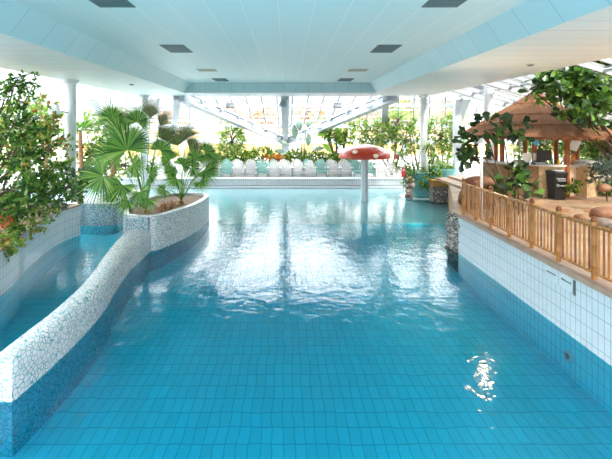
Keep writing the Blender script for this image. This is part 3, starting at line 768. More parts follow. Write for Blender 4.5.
def fan_palm(name, label, base, trunk_h, trunk_r, fronds, group=None, seed=0):
    """fronds: (hub px, hub py, Y, radius px, axis angle deg in picture plane (0 right, 90 up), axis depth, facing, mat)"""
    base = Vector(base); t = empty(name, base, label, 'palm', group)
    if trunk_h > 0:
        pts = []; rad = []; n = 12
        for i in range(n+1):
            pts.append((0,0,trunk_h*i/n)); rad.append(trunk_r*(1.15 if i % 2 else .9)*(1-.25*i/n))
        MB().tube(pts, rad, 10).build('trunk', M['fibre'], t, True)
    crown = Vector((0,0,trunk_h))
    for i, f in enumerate(fronds):
        px, py, Y, rp, ang, dy, mat = f
        hub = at(px,py,Y)-base; a = math.radians(ang); ax = Vector((math.cos(a), dy, math.sin(a)))
        nrm = Vector((.55*math.sin(i*2.1+seed), -.75, .45+.4*math.cos(i*1.7)))
        frond(t, crown, hub, ax, nrm, rp*Y/408*(1.15 if mat is LT else .92), mat, nb=22 if mat is LT else 34, spread=120 if mat is LT else 235, seed=seed*50+i)
    return t
LP, LT = M['leaf_palm'], M['leaf_palm_tip']
b1_ = at(146, 0, 12.7); b1_.z = .85
fan_palm('fan_palm', 'broad fan palm at the near end of the mosaic island planter', b1_, .15, .11, [
    (103,176,12.0,33,215,-.3,LP), (127,150,12.4,36,110,-.1,LP), (120,133,12.9,30,140,.2,LP), (150,175,12.4,20,20,-.2,LP),
    (137,122,13.0,26,80,.1,LP), (150,118,12.8,24,80,.0,LT), (122,185,12.2,24,250,-.5,LP), (128,202,12.1,17,230,-.3,LP),
    (140,192,12.0,18,290,-.6,LP), (160,150,13.2,22,60,.3,LP), (108,155,13.1,26,170,.3,LP), (160,126,13.0,22,60,.1,LT), (112,118,13.2,24,100,.3,LP), (134,165,12.1,20,330,-.4,LP), (114,195,12.3,20,200,-.2,LP), (148,200,12.0,14,250,-.6,LP), (133,140,12.7,24,70,.1,LP), (159,138,13.2,20,40,.1,LT)], 'fan palms on the island', 1)
b2_ = at(181, 0, 14.3); b2_.z = .85
fan_palm('fan_palm', 'lower fan palm with browned leaf tips near the tip of the island', b2_, .15, .11, [
    (205,172,14.0,21,330,-.2,LP), (190,150,14.3,22,60,0,LT), (178,146,14.5,22,100,.1,LT), (205,152,14.6,20,25,.1,LP), (170,160,14.2,20,150,-.1,LP),
    (192,168,13.8,18,20,-.5,LP), (176,178,13.8,17,210,-.5,LP), (212,160,14.6,15,350,0,LP), (186,138,14.8,18,80,.2,LT), (200,182,13.9,14,310,-.4,LP), (165,190,13.4,15,200,-.5,LP), (196,158,14.2,20,80,.1,LP), (182,165,13.7,18,45,-.3,LP), (172,172,13.5,18,120,-.2,LP), (208,168,14.3,16,340,-.2,LP), (168,140,14.3,18,110,.1,LT)], 'fan palms on the island', 2)
# dry root fibre mound and small stones on the island
q = MB()
for i in range(60):
    a = random.uniform(0,2*PI); r = random.uniform(.02,.5); c = Vector((-3.95+r*math.cos(a)*.55, 13.6+r*math.sin(a)*1.6, .84))
    d = Vector((random.uniform(-.2,.2), random.uniform(-.2,.2), random.uniform(.05,.25)))
    q.tube([c, c+d*.6+Vector((0,0,.05)), c+d], [.02,.015,.006], 5)
o = q.build('palm_offcuts', M['fibre'], None, True); tag(o, 'heap of dry brown palm fibre on the island soil', 'plant debris', kind='stuff')

# ------------------------------------------------------------ left planter
F, B_ = M['leaf_ficus'], M['leaf_bright']
bush('weeping_fig', 'big dark-leaved bush overhanging the left tiled wall, nearest the camera', 'shrub', (-7.6,9.3,1.0),
     [(8,190,9.4,18,12,.5),(38,190,10.4,20,11,.5),(64,188,11.3,13,8,.4),(6,126,9.6,14,10,.5),(22,134,9.9,13,8,.5),(38,147,10.3,11,8,.4),(55,166,10.8,8,9,.35),(10,155,9.6,12,12,.5),(8,215,9.2,14,13,.35),(30,208,10,13,8,.35)], [F,F,F,F,B_], 195, 9, .165, .075, seed=3, trunk=.04, tw_len=.34)
bush('weeping_fig', 'tall shrub with an arching leafy branch under the left soffit', 'shrub', (-8.3,10.8,1.0),
     [(14,87,10.6,12,6,.4),(26,82,10.8,9,4,.3),(33,86,11,4,3,.3),(4,100,10.4,9,9,.5)], [F,B_], 46, 8, .14, .07, seed=4, trunk=.035, tw_len=.28)
bush('croton', 'yellow-green leafy shrub with reddish leaves between the dark bush and the left column', 'shrub', (-9.2,13.0,1.0),
     [(30,120,13,26,20,.7),(50,150,12.8,20,30,.6),(15,150,13,24,24,.6)], [M['leaf_croton'],B_], 150, 9, .17, .08, seed=5, trunk=.04)
bush('broadleaf_shrub', 'blue-green shrub at the far corner of the left planter below the column', 'shrub', (-7.3,12.6,1.0),
     [(72,180,12.5,14,10,.4),(60,192,12.2,18,9,.4),(40,200,11.6,18,10,.35)], [F,M['leaf_grey']], 110, 9, .15, .075, seed=6, trunk=.03)
bush('creeper', 'low creeping plant spilling over the left planter rim', 'creeper', (-6.5,9.8,1.0),
     [(8,240,8.9,14,8,.15),(28,228,9.9,16,6,.2),(5,252,8.85,9,7,.06),(45,215,11,14,5,.2)], [B_,M['leaf_croton']], 120, 8, .085, .05, seed=7, branch=False, tw_len=.15)
bush('red_flower_clump', 'small clump of orange-red flowers at the left edge above the planter rim', 'flowers', (-6.3,9.0,1.0),
     [(5,222,9.0,5,4,.1)], M['flower'], 16, 6, .06, .05, seed=8, branch=False, tw_len=.06)
for i, (px,py,Y,bx,by,lab,mt,rx,rz) in enumerate((
    (20,130,17,-11,17.4,'pale green shrub far behind the left planter, at the picture edge',B_,34,34),
    (90,150,19.5,-9.3,19.8,'bright green shrub behind the left column and the palms',B_,22,34),
    (125,165,24.8,-9.8,25.3,'low green shrub on the far deck behind the first fan palm',M['leaf_tree'],30,14))):
    bush('garden_shrub', lab, 'shrub', (bx,by,.5), [(px,py,Y,rx,rz,.8),(px+10,py+20,Y,rx*.8,rz*.8,.7)], [mt,M['leaf_tree']], 200, 8, .2, .1, seed=20+i, trunk=.05)
# tall palms behind the left column
for i, (bx, by, crown_px, crown_py, rp, lab) in enumerate(((-8.6,16.0,80,118,24,'slender palm with drooping fans just right of the left column'),
                                  (-8.6,19.0,112,112,22,'tall fan palm rising behind the island palms'),
                                  (-10.6,16.5,45,100,20,'slender palm left of the left column, under the glass'))):
    Yp = by; c = at(crown_px, crown_py+14, Yp)
    t = empty('slender_palm', (c.x,by,.5), lab, 'palm', 'slender palms at left'); hh = c.z-.5
    MB().tube([(0,0,0),(.05,0,hh*.5),(0,0,hh)], [.11,.09,.07], 9).build('trunk', M['fibre'], t, True)
    for k_ in range(9):
        a = k_*2*PI/9+i; e = .35 if k_ % 2 else .9; rr = rp*Yp/408*.55
        hub = Vector((math.cos(a)*rr*math.cos(e), math.sin(a)*rr*math.cos(e), hh+rr*math.sin(e)*.8-.1))
        frond(t, (0,0,hh), hub, Vector((math.cos(a),math.sin(a),.1 if k_ % 2 else .8)), (0.01,-.3,1), rp*Yp/408*.55, LP if k_ % 3 else M['leaf_tree'], nb=18, spread=220, seed=700+i*20+k_)

# ------------------------------------------------------------ far planting
bush('corner_palm_bush', 'leafy palm-like shrub beyond the pool at the left end of the chairs', 'shrub', (at(232,0,27.6).x,27.6,.5),
     [(232,140,27.6,11,14,.6),(228,155,27.4,14,10,.5)], [M['leaf_tree'],M['leaf_palm']], 130, 9, .42, .07, seed=40, trunk=.07)
hp = [(196,158,11,9),(214,157,11,9),(245,155,10,9),(262,152,14,11),(281,156,9,7),(298,153,12,10),(317,154,12,9),(336,156,12,8),(352,155,10,8)]
desc = ['dark green','olive','dark green','yellow-green','orange-tinged','dark green','dense green','dark','green']
for i, (px,py,rx,rz) in enumerate(hp):
    mt = [M['leaf_hedge'], M['leaf_bright'] if i in (3,) else (M['leaf_croton'] if i in (4,) else M['leaf_hedge'])]
    bush('hedge_shrub', '%s hedge shrub behind the garden chairs, %s from the left' % (desc[i], ords[i]), 'shrub', (at(px,0,27.6).x,27.6,.5),
         [(px,py+5,27.5,rx,rz-2,.5)], mt, 120, 8, .17, .09, seed=50+i, trunk=.03, group='shrubs behind the garden chairs', tw_len=.2)
for i, px in enumerate((266,274,281)):
    bush('flower_clump', 'clump of orange flowers between hedge shrubs, %s from the left' % ords[i], 'flowers', (at(px,0,26.9).x,26.9,.5), [(px,158,26.9,4,3,.2)], M['flower'], 12, 6, .11, .09, seed=70+i, branch=False, group='orange flower clumps', tw_len=.08)
# banana-like plant with paddle leaves
t = empty('banana_plant', (at(303,0,27.2).x,27.2,.5), 'paddle-leaved banana plant beyond the chairs near the picture centre', 'plant')
paddles = [(295,140,90,16),(300,132,95,16),(306,128,60,13),(316,136,20,14),(322,143,320,14),(290,146,150,14),(308,147,85,14),(286,152,170,13),(313,150,15,12)]
rs = np.random.RandomState(5)
for i, (px,py,ang,ln) in enumerate(paddles):
    hub = at(px,py,27.2+rs.uniform(-.5,.5))-Vector(t.location); a = math.radians(ang)
    Ln = ln*27/408
    ax = np.array([[math.cos(a), -.2, math.sin(a)]]); nn = np.array([[.2,-.8,.5+rs.uniform(-.3,.3)]])
    o = leaf_mesh('leaf', np.array([tuple(hub)]), ax, nn, np.array([Ln]), np.array([Ln*.42]), M['leaf_bright'] if i in (3,4) else M['leaf_grey'], t, 'oval', .15, .25)
    MB().tube([(0,0,0), tuple(hub*.55+Vector((0,0,.15))), tuple(hub)], [.05,.03,.02], 6).build('stalk', M['leaf_grey'], o, True)
# trees beyond the pool
bush('courtyard_tree', 'small tree with a pale trunk behind the left half of the mushroom cap', 'tree', (at(338,0,28).x,28,.5),
     [(336,138,28,11,7,.7),(328,132,28,9,5,.5),(347,130,28.2,8,5,.5),(322,124,28,8,3,.3),(345,140,28,8,6,.5)], [M['leaf_hedge'],M['leaf_bright']], 150, 8, .2, .1, seed=81, trunk=.11)
T_ = M['leaf_tree']
bush('courtyard_tree', 'wide olive-green tree between the mushroom and the turquoise pot', 'tree', (at(392,0,26).x,26,.5),
     [(378,132,26,17,11,1.2),(398,122,26,16,12,1.2),(372,144,26,13,8,1),(405,140,25.5,15,13,1),(360,126,26,8,5,.6)], [T_,M['leaf_bright']], 420, 8, .2, .085, seed=82, trunk=.06)
bush('courtyard_tree', 'airy tree just right of the column in the turquoise pot', 'tree', (at(445,0,25).x,25,.62),
     [(440,135,25,14,16,1),(458,122,25,8,11,.8),(436,155,24.5,12,13,.8),(452,145,25,12,10,.8)], [M['leaf_bright'],T_], 330, 8, .2, .075, seed=83, trunk=.045)
bush('courtyard_tree', 'thin tree with yellowing leaves high behind the pot column', 'tree', (at(418,0,28).x,28,.5),
     [(410,108,28,14,8,1),(425,112,28,10,8,1),(400,104,28,7,4,.6)], [M['leaf_yellow'],T_], 110, 8, .2, .09, seed=84, trunk=.04)

# ------------------------------------------------------------ turquoise pot round the right column
def pot(name, label, loc, R0_, h, hollow=0):
    t = empty(name, loc, label, 'pot')
    MB().lathe([(R0_*.72,0),(R0_*.78,.05),(R0_*.97,h-.1),(R0_*1.04,h-.05),(R0_*1.04,h),(R0_*.92,h),(R0_*.9,h-.12)], 32, cap=True).build('shell', M['pot'], t, 'auto')
    MB().lathe([(R0_*.89,h-.14),(R0_*.89,h-.1)], 24).build('soil', M['soil'], t)
    return t
struct(MB().lathe([(1.0,-1.0),(1.0,0),(.95,.02)],32,(at(420,0,20.8).x,20.9,0)).build('trim_pot_plinth', plain('pale_blue_tile', (.50,.60,.63), .3)))
pot('turquoise_pot', 'large turquoise pot of plants at the pool edge, wrapped round the column', (at(420,0,20.8).x,20.9,.02), .84, 1.28)
bush('potted_plants', 'trailing green plants filling the large turquoise pot', 'plant', (at(420,0,20.8).x,20.9,1.2),
     [(412,172,20.4,9,6,.4),(430,174,20.4,9,5,.4),(408,180,20.1,4,6,.15),(426,182,20.05,4,7,.12),(435,178,20.2,4,5,.15)], [M['leaf_hedge'],M['leaf_bright']], 130, 8, .14, .07, seed=90, branch=False, tw_len=.2)
# spiky dracaenas
def spiky(label, base, heads, mat, seed, ln=.5):
    rs = np.random.RandomState(seed); base = Vector(base); t = empty('dracaena', base, label, 'plant'); q = MB(); P, A, NN = [], [], []
    for (px,py,Y) in heads:
        c = at(px,py,Y)-base; q.tube([(0,0,0), tuple(c*.5+Vector((0,0,.1))), tuple(c)], [.035,.03,.025], 7)
        for i in range(34):
            a = rs.uniform(0,2*PI); e = rs.uniform(-.5,1.3); P.append(tuple(c)); A.append((math.cos(a)*math.cos(e),math.sin(a)*math.cos(e),math.sin(e))); NN.append((0,0.01,1))
    q.build('stem', M['bark'], t, True)
    n = len(P); leaf_mesh('foliage', np.array(P), np.array(A), np.array(NN), rs.uniform(.7,1.1,n)*ln, np.full(n,.055), mat, t, 'strap', .3, .45)
spiky('spiky narrow-leaved plant on the left side of the turquoise pot', (at(414,0,20.8).x,20.7,1.15), [(402,158,20.4),(396,166,20.3),(410,150,20.5)], M['leaf_tree'], 1, .6)
spiky('spiky narrow-leaved plant against the column in the turquoise pot', (at(428,0,20.8).x,20.5,1.15), [(428,146,20.3),(434,158,20.3)], M['leaf_bright'], 2, .6)
pot('turquoise_tub', 'smaller turquoise tub on the terrace behind the yellow ledge', (at(443,0,22).x,21.9,.72), .62, .62)
bush('tub_plant', 'green plant in the smaller turquoise tub', 'plant', (at(443,0,22).x,21.9,1.3), [(443,169,21.9,9,5,.4)], M['leaf_bright'], 50, 8, .15, .07, seed=91, branch=False, tw_len=.2)
# stone pillar left of pot
q = MB()
for i in range(26):
    rr = random.Random(i); rock(q, (rr.uniform(-.12,.12), rr.uniform(-.12,.12), .1+i*.04), rr.uniform(.1,.16), rr.uniform(.1,.16), rr.uniform(.08,.13), i)
o = q.build('stone_pillar', M['rockgrey'], None, True, loc=(at(406,0,20.6).x,20.0,.0)); tag(o, 'short rough stone pillar at the left foot of the turquoise pot', 'pillar')
t = empty('rescue_sign', at(403.5,172,20.2), 'narrow red and white sign above the stone pillar', 'sign')
MB().box(-.09,.09,-.02,.02,-.22,.22).build('panel', M['redsign'], t); MB().box(-.05,.05,-.025,-.021,.06,.16).build('emblem', M['paper'], t); MB().box(-.02,.02,0,.03,-1.0,-.22).build('stake', M['steel'], t)
t = empty('notice_sign', at(397,155,26.5), 'small red and white notice behind the pot plants', 'sign')
MB().box(-.14,.14,-.02,.02,-.3,.3).build('panel', M['paper'], t); MB().box(-.12,.12,-.03,-.021,-.25,.02).build('emblem', M['redsign'], t); MB().box(-.03,.03,0,.04,-1.2,-.3).build('stake', M['steel'], t)

# ------------------------------------------------------------ right deck: steps, low walls
struct(MB().box(7.0,24,11.9,19.2,1.08,1.18).build('floor_bar_step', M['flag']))
struct(MB().box(7.6,24,12.8,19.2,1.18,1.27).build('floor_bar_platform', M['flag']))
lwp = catmull([(11.2,13.3,0),(11.3,12.4,0),(11.8,11.6,0),(13.2,11.2,0),(15.5,11.3,0)], 6)
q = MB()
for a, c in zip(lwp[:-1], lwp[1:]): q.bar((a.x,a.y,1.42),(c.x,c.y,1.42), .35, .7)
o = q.build('garden_wall', M['flag'], None); tag(o, 'low curved flagstone garden wall right of the bar', 'wall')
bush('low_hedge', 'clipped low hedge growing behind the curved stone wall', 'hedge', (12.6,13.2,1.27),
     [(585,187,14,9,4.5,.4),(603,188,13.8,12,5,.4),(622,188,13.6,12,5,.4)], M['leaf_hedge'], 160, 9, .09, .05, seed=101, branch=False, tw_len=.15)
rk = [(8.10,11.6,.42,.30,.24,'orange','large orange boulder behind the near lamp post, left of the reed counter',1)]
def boulder(x, y, z, sx, sy, sz, mat, label, seed):
    q = MB(); rock(q, (0,0,0), sx, sy, sz, seed, 18, 12, .14); o = q.build('boulder', mat, None, True, loc=(x,y,z+sz*.8)); tag(o, label, 'rock', 'boulders on the right deck')
p = at(477,180,12.6)
boulder(at(479,0,12.6).x,12.5,1.10,.46,.35,.34,M['rock'],'large orange boulder at the bottom of the pile behind the lamp post',1)
boulder(at(466,0,12.9).x,12.9,1.10,.28,.25,.30,M['rock'],'dark orange boulder at the left of the pile near the railing end',2)
boulder(at(481,0,12.7).x,12.7,1.62,.42,.3,.24,M['rock'],'flat orange boulder on top of the pile behind the lamp post',3)
boulder(at(489,0,12.9).x,13.1,1.18,.28,.25,.36,M['rock'],'upright orange boulder at the right of the pile beside the reed counter',10)
boulder(at(596,0,10.9).x,10.6,1.12,.33,.28,.22,M['rock'],'rounded orange-brown boulder before the curved garden wall',4)
boulder(at(577,0,10.8).x,10.7,1.10,.13,.12,.10,M['rock'],'small brown boulder left of the rounded boulder',5)
boulder(at(600,0,10.2).x,10.05,1.10,.27,.22,.13,M['rockgrey'],'flat pinkish-grey boulder in front of the rounded one',6)
boulder(at(616,0,10.6).x,10.6,1.14,.30,.25,.17,M['rockgrey'],'grey boulder cut off by the right picture edge',7)
boulder(at(608,0,11.35).x,11.5,1.76,.16,.14,.12,M['rock'],'small orange boulder resting on the curved garden wall',8)
boulder(at(612,0,9.9).x,9.7,1.10,.17,.14,.10,M['rockgrey'],'smallest grey boulder at the right edge nearest the railing',9)

# ------------------------------------------------------------ lamp post
t = empty('lamp_post', (at(481.5,0,10.9).x,10.9,1.08), 'slim white lamp post with a lit globe beside the bamboo railing', 'lamp')
MB().lathe([(.09,0),(.09,.04),(.036,.06),(.034,1.72)], 14).build('pole', M['white'], t, 'auto')
q = MB(); q.bar((-.10,0,1.72),(.10,0,1.72),.03,.03); q.bar((0,-.10,1.72),(0,.10,1.72),.03,.03); q.lathe([(.04,1.70),(.08,1.78)], 12); q.build('bracket', M['white'], t)
MB().lathe([(.05,1.78),(.085,1.84),(.095,1.92),(.085,2.0),(.06,2.05)], 16).build('globe', M['glow'], t, True)
MB().lathe([(.13,2.05),(.12,2.08),(.05,2.16),(.02,2.2)], 16).build('cap', M['white'], t, 'auto')
lt = bpy.data.lights.new('lamp_light', 'POINT'); lt.energy = 12; lt.color = (1,.75,.45); lt.shadow_soft_size = .1
lo = bpy.data.objects.new('lamp_light', lt); COL.objects.link(lo); lo.parent = t; lo.location = (0,-.13,1.92)

# ------------------------------------------------------------ thatched bar
HX, HY, HZ = 9.15, 15.0, 1.27
t = empty('thatched_bar', (HX,HY,HZ), 'round beach bar hut with a conical thatched roof on timber posts', 'hut')
apex = 3.38; eave = 1.99; RE = 2.42
q = MB(); n = 96; rs_ = random.Random(9)
zr = lambda f_: eave+.06+RE*(1-f_)*.64
prof = [(RE-.25,eave-.10),(RE+.02,eave-.06),(RE+.05,eave+.04),(RE*.80,zr(.80)-.012),(RE*.79,zr(.79)+.015),(RE*.56,zr(.56)-.012),(RE*.55,zr(.55)+.015),(RE*.30,zr(.30)-.012),(RE*.29,zr(.29)+.015),(.12,zr(.03)),(.02,zr(0)+.04)]
b0 = 0
for i, (r, z) in enumerate(prof):
    for k_ in range(n):
        a = 2*PI*k_/n; j = rs_.uniform(-1,1)
        oct_ = 1/max(math.cos(((a+PI/8) % (PI/4))-PI/8), .5); rr = r*(.35+.65*oct_*.98)
        if i in (1,2): rr += .05*j; z2 = z-.05*abs(j)
        else: z2 = z+.012*j
        q.v.append((rr*math.cos(a), rr*math.sin(a), z2))
for i in range(len(prof)-1):
    for k_ in range(n): q.f.append((i*n+k_, i*n+(k_+1) % n, (i+1)*n+(k_+1) % n, (i+1)*n+k_))
inner = len(q.v)
for k_ in range(n):
    a = 2*PI*k_/n; q.v.append(((RE-.25)*.5*math.cos(a), (RE-.25)*.5*math.sin(a), eave+.45))
for k_ in range(n): q.f.append((k_, inner+k_, inner+(k_+1) % n, (k_+1) % n))
q.build('thatched_roof', M['thatch'], t, False)
q = MB()
for k_ in range(260):
    a = rs_.uniform(0,2*PI); r = RE+rs_.uniform(-.05,.06); z = eave+rs_.uniform(-.08,.02); l_ = rs_.uniform(.08,.2)
    q.bar((r*math.cos(a),r*math.sin(a),z+.03),((r+.06)*math.cos(a+.01),(r+.06)*math.sin(a+.01),z-l_*.6), .02, .008)
q.build('thatch_fringe', M['thatch'], t)['kind'] = 'stuff'
RP = 1.62
posts_px = [(487,-1),(502,-1),(534.5,-1),(567,-1),(577,1),(556,1),(525,1),(496,1)]
for px, sgn in posts_px:
    X0 = (px-286)/408
    # intersect ray with circle of radius RP
    A_ = X0*X0+1; B2 = -2*(HX*X0+HY); C_ = HX*HX+HY*HY-RP*RP; D = B2*B2-4*A_*C_
    Yp = (-B2+sgn*math.sqrt(max(D,0)))/(2*A_); x = X0*Yp-HX; y = Yp-HY
    MB().tube([(x,y,0),(x,y,1),(x,y,2.25)], [.085,.08,.075], 10).build('post', M['timber'], t, True)
q = MB()
for k_ in range(8):
    a0 = PI/8+k_*PI/4; a1 = a0+PI/4; q.tube([(RP*math.cos(a0),RP*math.sin(a0),1.93),(RP*math.cos(a1),RP*math.sin(a1),1.93)], .06, 8)
q.build('ring_beam', M['timber'], t, True)
def ring_wall(a0, a1, r0, r1, z0, z1, n=14):
    mb = MB(); A0, A1 = math.radians(a0), math.radians(a1)
    for i in range(n+1):
        a = A0+(A1-A0)*i/n
        for r, z in ((r0,z0),(r1,z0),(r1,z1),(r0,z1)): mb.v.append((r*math.cos(a), r*math.sin(a), z))
    for i in range(n):
        for j in range(4): mb.f.append((i*4+j, i*4+(j+1) % 4, (i+1)*4+(j+1) % 4, (i+1)*4+j))
    mb.f += [(0,1,2,3), tuple(n*4+j for j in (3,2,1,0))]
    return mb
ring_wall(-118, -95, 1.5, 1.85, 0, 1.02).build('stone_counter', M['crazy'], t)
ring_wall(-70, 20, 1.5, 1.85, 0, 1.02).build('stone_counter', M['crazy'], t)
ring_wall(-215, -118, 1.5, 1.83, 0, 1.0).build('reed_counter', M['reed'], t)['label'] = 'counter front of woven reed'
ring_wall(-215, -95, 1.42, 1.95, 1.02, 1.08, 24).build('counter_top', M['counter'], t)
ring_wall(-70, 20, 1.42, 1.95, 1.02, 1.08, 20).build('counter_top', M['counter'], t)
ring_wall(-95, -70, 1.45, 1.5, 0, .95, 4).build('counter_door', plain('peach_door', (.80,.60,.42), .5), t)
ring_wall(-95, -70, 1.38, 1.6, .97, 1.03, 4).build('counter_flap', M['counter'], t)
# items on the bar
def put(name, cat, label, p, fn):
    o = empty(name, p, label, cat); fn(o); return o
zc_ = HZ+1.08
def mon(o):
    MB().box(-.24,.24,-.02,.02,.12,.46).build('screen', M['dark'], o, bevel=.01); MB().box(-.03,.03,0,.04,.02,.2).build('stand', M['dark'], o); MB().box(-.13,.13,-.08,.08,0,.02).build('base', M['dark'], o)
put('computer_monitor', 'monitor', 'black monitor on the bar counter between the posts', (at(547,0,13.2).x,13.35,zc_), mon)
def sh(w_, h_, mat):
    def f(o):
        MB().box(-w_/2,w_/2,-.012,.012,.05,h_).build('panel', mat, o); MB().box(-.05,.05,-.04,.04,0,.05).build('foot', M['dark'], o)
    return f
put('display_screen', 'screen', 'white screen left of the middle front post on the bar', (at(529.3,0,13.3).x,13.42,zc_), sh(.24,.36,M['paper']))
put('display_screen', 'screen', 'white screen right of the middle front post on the bar', (at(538.9,0,13.3).x,13.42,zc_), sh(.20,.36,M['paper']))
def bluef(o):
    q = MB(); rock(q, (0,0,0), .085, .06, .12, 3, 14, 10, .06); q.build('body', M['blue'], o, True); q = MB(); q.tube([(0,0,.1),(0,0,.2)], .01, 5); q.build('cord', M['dark'], o)
put('blue_ornament', 'ornament', 'round blue ornament hanging on the middle front post', at(536,142,13.2), bluef)
def register(o):
    MB().box(-.16,.16,-.13,.13,0,.09).build('base', M['charcoal'], o, bevel=.01); MB().bar((-.12,0,.12),(.12,0,.12),.2,.03).build('keypad', M['dark'], o)
put('till', 'till', 'dark till keypad on the bar counter beside the white screens', (at(521,0,13.3).x,13.45,zc_), register)
put('till', 'till', 'dark till keypad on the bar counter left of the monitor', (at(541,0,13.0).x,13.15,zc_), lambda o: register(o))
def parrot(o):
    q = MB(); rock(q, (0,0,.16), .07, .07, .15, 4, 12, 9, .08); q.build('body', M['orange'], o, True)
    q = MB(); rock(q, (-.01,-.02,.33), .05, .055, .055, 5, 12, 9, .05); q.build('head', M['dark'], o, True)
    q = MB(); q.tube([(-.03,-.06,.33),(-.09,-.10,.32),(-.12,-.11,.28)], [.03,.022,.005], 8); q.build('beak', M['orange'], o, True)
    q = MB(); q.bar((.03,.05,.15),(.06,.10,-.0),.05,.02); q.build('tail', M['dark'], o)
put('bird_figurine', 'figurine', 'orange and black bird figurine on the right end of the bar', (at(574,0,13.7).x,13.75,zc_), parrot)
def menu(o):
    o.rotation_euler = (.25,.3,.1); MB().box(-.16,.16,-.008,.008,0,.36).build('sheet', M['paper'], o)
    q = MB(); 
    for i in range(6): q.box(-.12,.10-.03*(i % 3),-.010,-.0085,.06+i*.045,.07+i*.045)
    q.build('lettering', plain('menu_grey', (.35,.4,.5), .5), o)
put('menu_sheet', 'menu', 'tilted white menu sheet fixed above the bird figurine', at(572,150,13.55), menu)
def bottle(mat, h=.26):
    def f(o):
        MB().lathe([(.035,0),(.037,.02),(.037,h*.6),(.013,h*.8),(.013,h)], 12).build('body', mat, o, 'auto'); MB().lathe([(.016,h),(.016,h+.02)], 10).build('cap', M['dark'], o)
    return f
yb = plain('yellow_plastic', (.80,.62,.05), .35); gb = plain('green_glass', (.10,.30,.12), .2)
put('bottle', 'bottle', 'yellow bottle beside the right front post on the bar', (at(563,0,13.1).x,13.3,zc_), bottle(yb,.22))
put('bottle', 'bottle', 'green bottle on the bar between monitor and right post', (at(557,0,13.1).x,13.35,zc_), bottle(gb,.28))
# black bin
t = empty('wheeled_bin', (at(555.5,0,13.05).x,13.0,HZ), 'black waste bin with white print in front of the bar door', 'bin')
q = MB(); q.add([(-.17,-.17,.02),(.17,-.17,.02),(.17,.17,.02),(-.17,.17,.02),(-.21,-.21,.82),(.21,-.21,.82),(.21,.21,.82),(-.21,.21,.82)], [(0,3,2,1),(4,5,6,7),(0,1,5,4),(1,2,6,5),(2,3,7,6),(3,0,4,7)])
q.build('body', M['dark'], t, bevel=.01)
MB().box(-.225,.225,-.235,.225,.80,.90).build('lid', M['dark'], t, bevel=.03); MB().box(-.12,.14,-.18,.06,.90,.925).build('lid_insert', plain('grey_insert', (.5,.52,.55), .4), t, bevel=.01)
q = MB(); rr = random.Random(2)
def scr(q, x0, x1, z, h):
    x = x0
    while x < x1:
        w_ = rr.uniform(.012,.022); q.box(x, x+w_, -.222, -.2155, z, z+h*rr.uniform(.8,1.1)); x += w_+.008
scr(q, -.13, .14, .66, .028); scr(q, -.10, .14, .60, .022); scr(q, -.02, .14, .44, .035)
for k_ in range(10):
    a = 2*PI*k_/10; a2 = 2*PI*(k_+1)/10; q.bar((-.09+.035*math.cos(a),-.21,.47+.035*math.sin(a)),(-.09+.035*math.cos(a2),-.21,.47+.035*math.sin(a2)),.03,.008,(0,0,1))
q.build('lettering', M['paper'], t)

# ------------------------------------------------------------ broad-leaved plants at the bar
FD, FL = M['leaf_fiddle'], M['leaf_fiddle_l']
bush('fiddle_leaf_fig', 'dark fiddle-leaf fig with big leaves around the lamp globe by the railing', 'plant', (at(506,0,12.0).x,11.7,1.08),
     [(476,158,11.6,16,7,.35),(466,150,11.6,8,8,.3),(488,146,11.7,12,8,.35),(502,128,11.8,10,8,.3),(514,133,11.8,11,8,.35),(520,122,11.8,9,5,.3),(484,124,11.7,7,5,.25),(468,134,11.6,4,3,.2)], [FD], 46, 4, .27, .19, 'fiddle', seed=120, trunk=.022, up=.7, tw_len=.14)
bush('fiddle_leaf_fig', 'young fiddle-leaf fig in front of the reed and stone counter', 'plant', (at(516,0,11.6).x,11.5,1.08),
     [(522,168,11.5,9,7,.3),(512,176,11.4,7,6,.3),(526,186,11.2,9,7,.3),(515,190,11.2,7,6,.25)], [FD,FD,FL], 26, 4, .25, .18, 'fiddle', seed=121, trunk=.016, up=.7, tw_len=.12)
bush('fiddle_leaf_tree', 'large fiddle-leaf tree spreading over the thatched roof', 'tree', (11.4,13.1,1.27),
     [(580,88,12.6,20,12,.6),(556,90,12.6,13,9,.5),(552,78,12.8,13,6,.5),(590,108,12.4,16,13,.5),(565,75,12.9,20,8,.5),(537,94,12.7,7,4,.3),(578,112,12.4,10,7,.4),(600,88,12.8,16,16,.6)], [FL,FL,FD], 240, 5, .28, .17, 'fiddle', seed=122, trunk=.05, up=.6, tw_len=.2)
bush('background_tree', 'dense small-leaved tree filling the right edge behind the bar roof', 'tree', (15.4,17.6,1.27),
     [(600,85,17.4,18,14,.9),(606,115,17.2,14,20,.9),(590,140,18,16,16,.9),(612,150,17,14,20,.9)], [F,T_], 330, 9, .19, .085, seed=123, trunk=.12)
bush('background_tree', 'light green shrub seen between the bar posts', 'shrub', (at(548,0,21.5).x,21.5,.62),
     [(548,142,21.5,16,16,.8),(530,148,21.5,10,12,.7),(570,150,21.5,12,16,.8)], [M['leaf_bright'],T_], 240, 8, .2, .09, seed=124, trunk=.06)
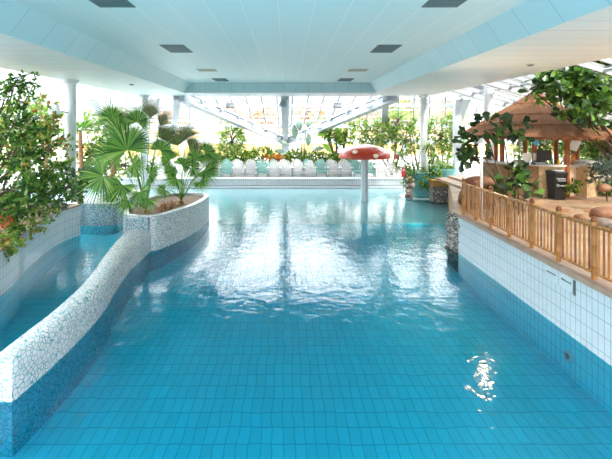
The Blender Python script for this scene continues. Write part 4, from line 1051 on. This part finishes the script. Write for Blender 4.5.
bush('background_tree', 'bright green shrub beyond the white chairs at the right edge', 'shrub', (at(600,0,22.5).x,22.3,.62),
     [(592,155,22,18,14,.8),(612,165,22,14,16,.8),(605,140,22.5,16,12,.8)], [M['leaf_bright'],M['leaf_hedge']], 240, 8, .2, .09, seed=125, trunk=.06)
bush('agave_clump', 'pale blue-green plant at the right edge above the low hedge', 'plant', (at(607,0,12.6).x,12.6,1.27), [(607,172,12.6,8,6,.3)], M['leaf_grey'], 40, 7, .18, .06, seed=126, trunk=.02)
bush('bar_foot_plant', 'small green plant at the foot of the stone counter beside the bin', 'plant', (at(573,0,12.6).x,12.6,1.27), [(571,190,12.6,4,4,.15),(577,186,12.6,3,4,.15)], M['leaf_hedge'], 26, 6, .10, .06, seed=127, branch=False, tw_len=.08)
bush('bar_foot_plant', 'dark low plant under the reed counter behind the railing', 'plant', (at(494,0,12.6).x,12.6,1.27), [(496,192,12.5,9,4,.2)], FD, 30, 6, .14, .08, seed=128, branch=False, tw_len=.1)

# ------------------------------------------------------------ outside, behind the glass
t = empty('yellow_building', (-4,44,.4), 'pale yellow building seen through the far windows', 'building')
MB().box(-18,3.5,-.2,6,0,2.6).build('wall', M['yellowwall'], t); 
for i in range(7): MB().box(-16+i*2.8,-14.8+i*2.8,-.25,-.201,.8,2.0).build('window', M['peachwall'], t)
MB().box(-18.4,3.9,-.6,6.4,2.6,2.8).build('roof', M['peachwall'], t)
t = empty('peach_building', (14,46,.4), 'long peach coloured building outside on the right', 'building')
MB().box(-12,16,-.2,7,0,3.0).build('wall', M['yellowwall'], t); MB().box(-12.4,16.4,-.6,7.4,3.0,3.25).build('roof', M['peachwall'], t)
for i, (px, Y) in enumerate(((60,60),(110,70),(170,58),(228,66),(262,60),(310,62),(350,70),(400,60),(450,64),(500,60),(-20,60))):
    h = (18+(i*7) % 11)*Y/408
    bush('autumn_tree', 'hazy yellow tree outside beyond the glass roof, %s from the left' % ords[[1,2,3,4,5,6,7,8,9,10,0][i]], 'tree', (at(px,0,Y).x,Y,.4),
         [(px,122-(i*5) % 9,Y,15,11,1.2),(px+9,128,Y,10,8,1)], M['leaf_yellow'], 90, 8, .55, .3, seed=200+i, trunk=.25, group='trees outside beyond the glass')
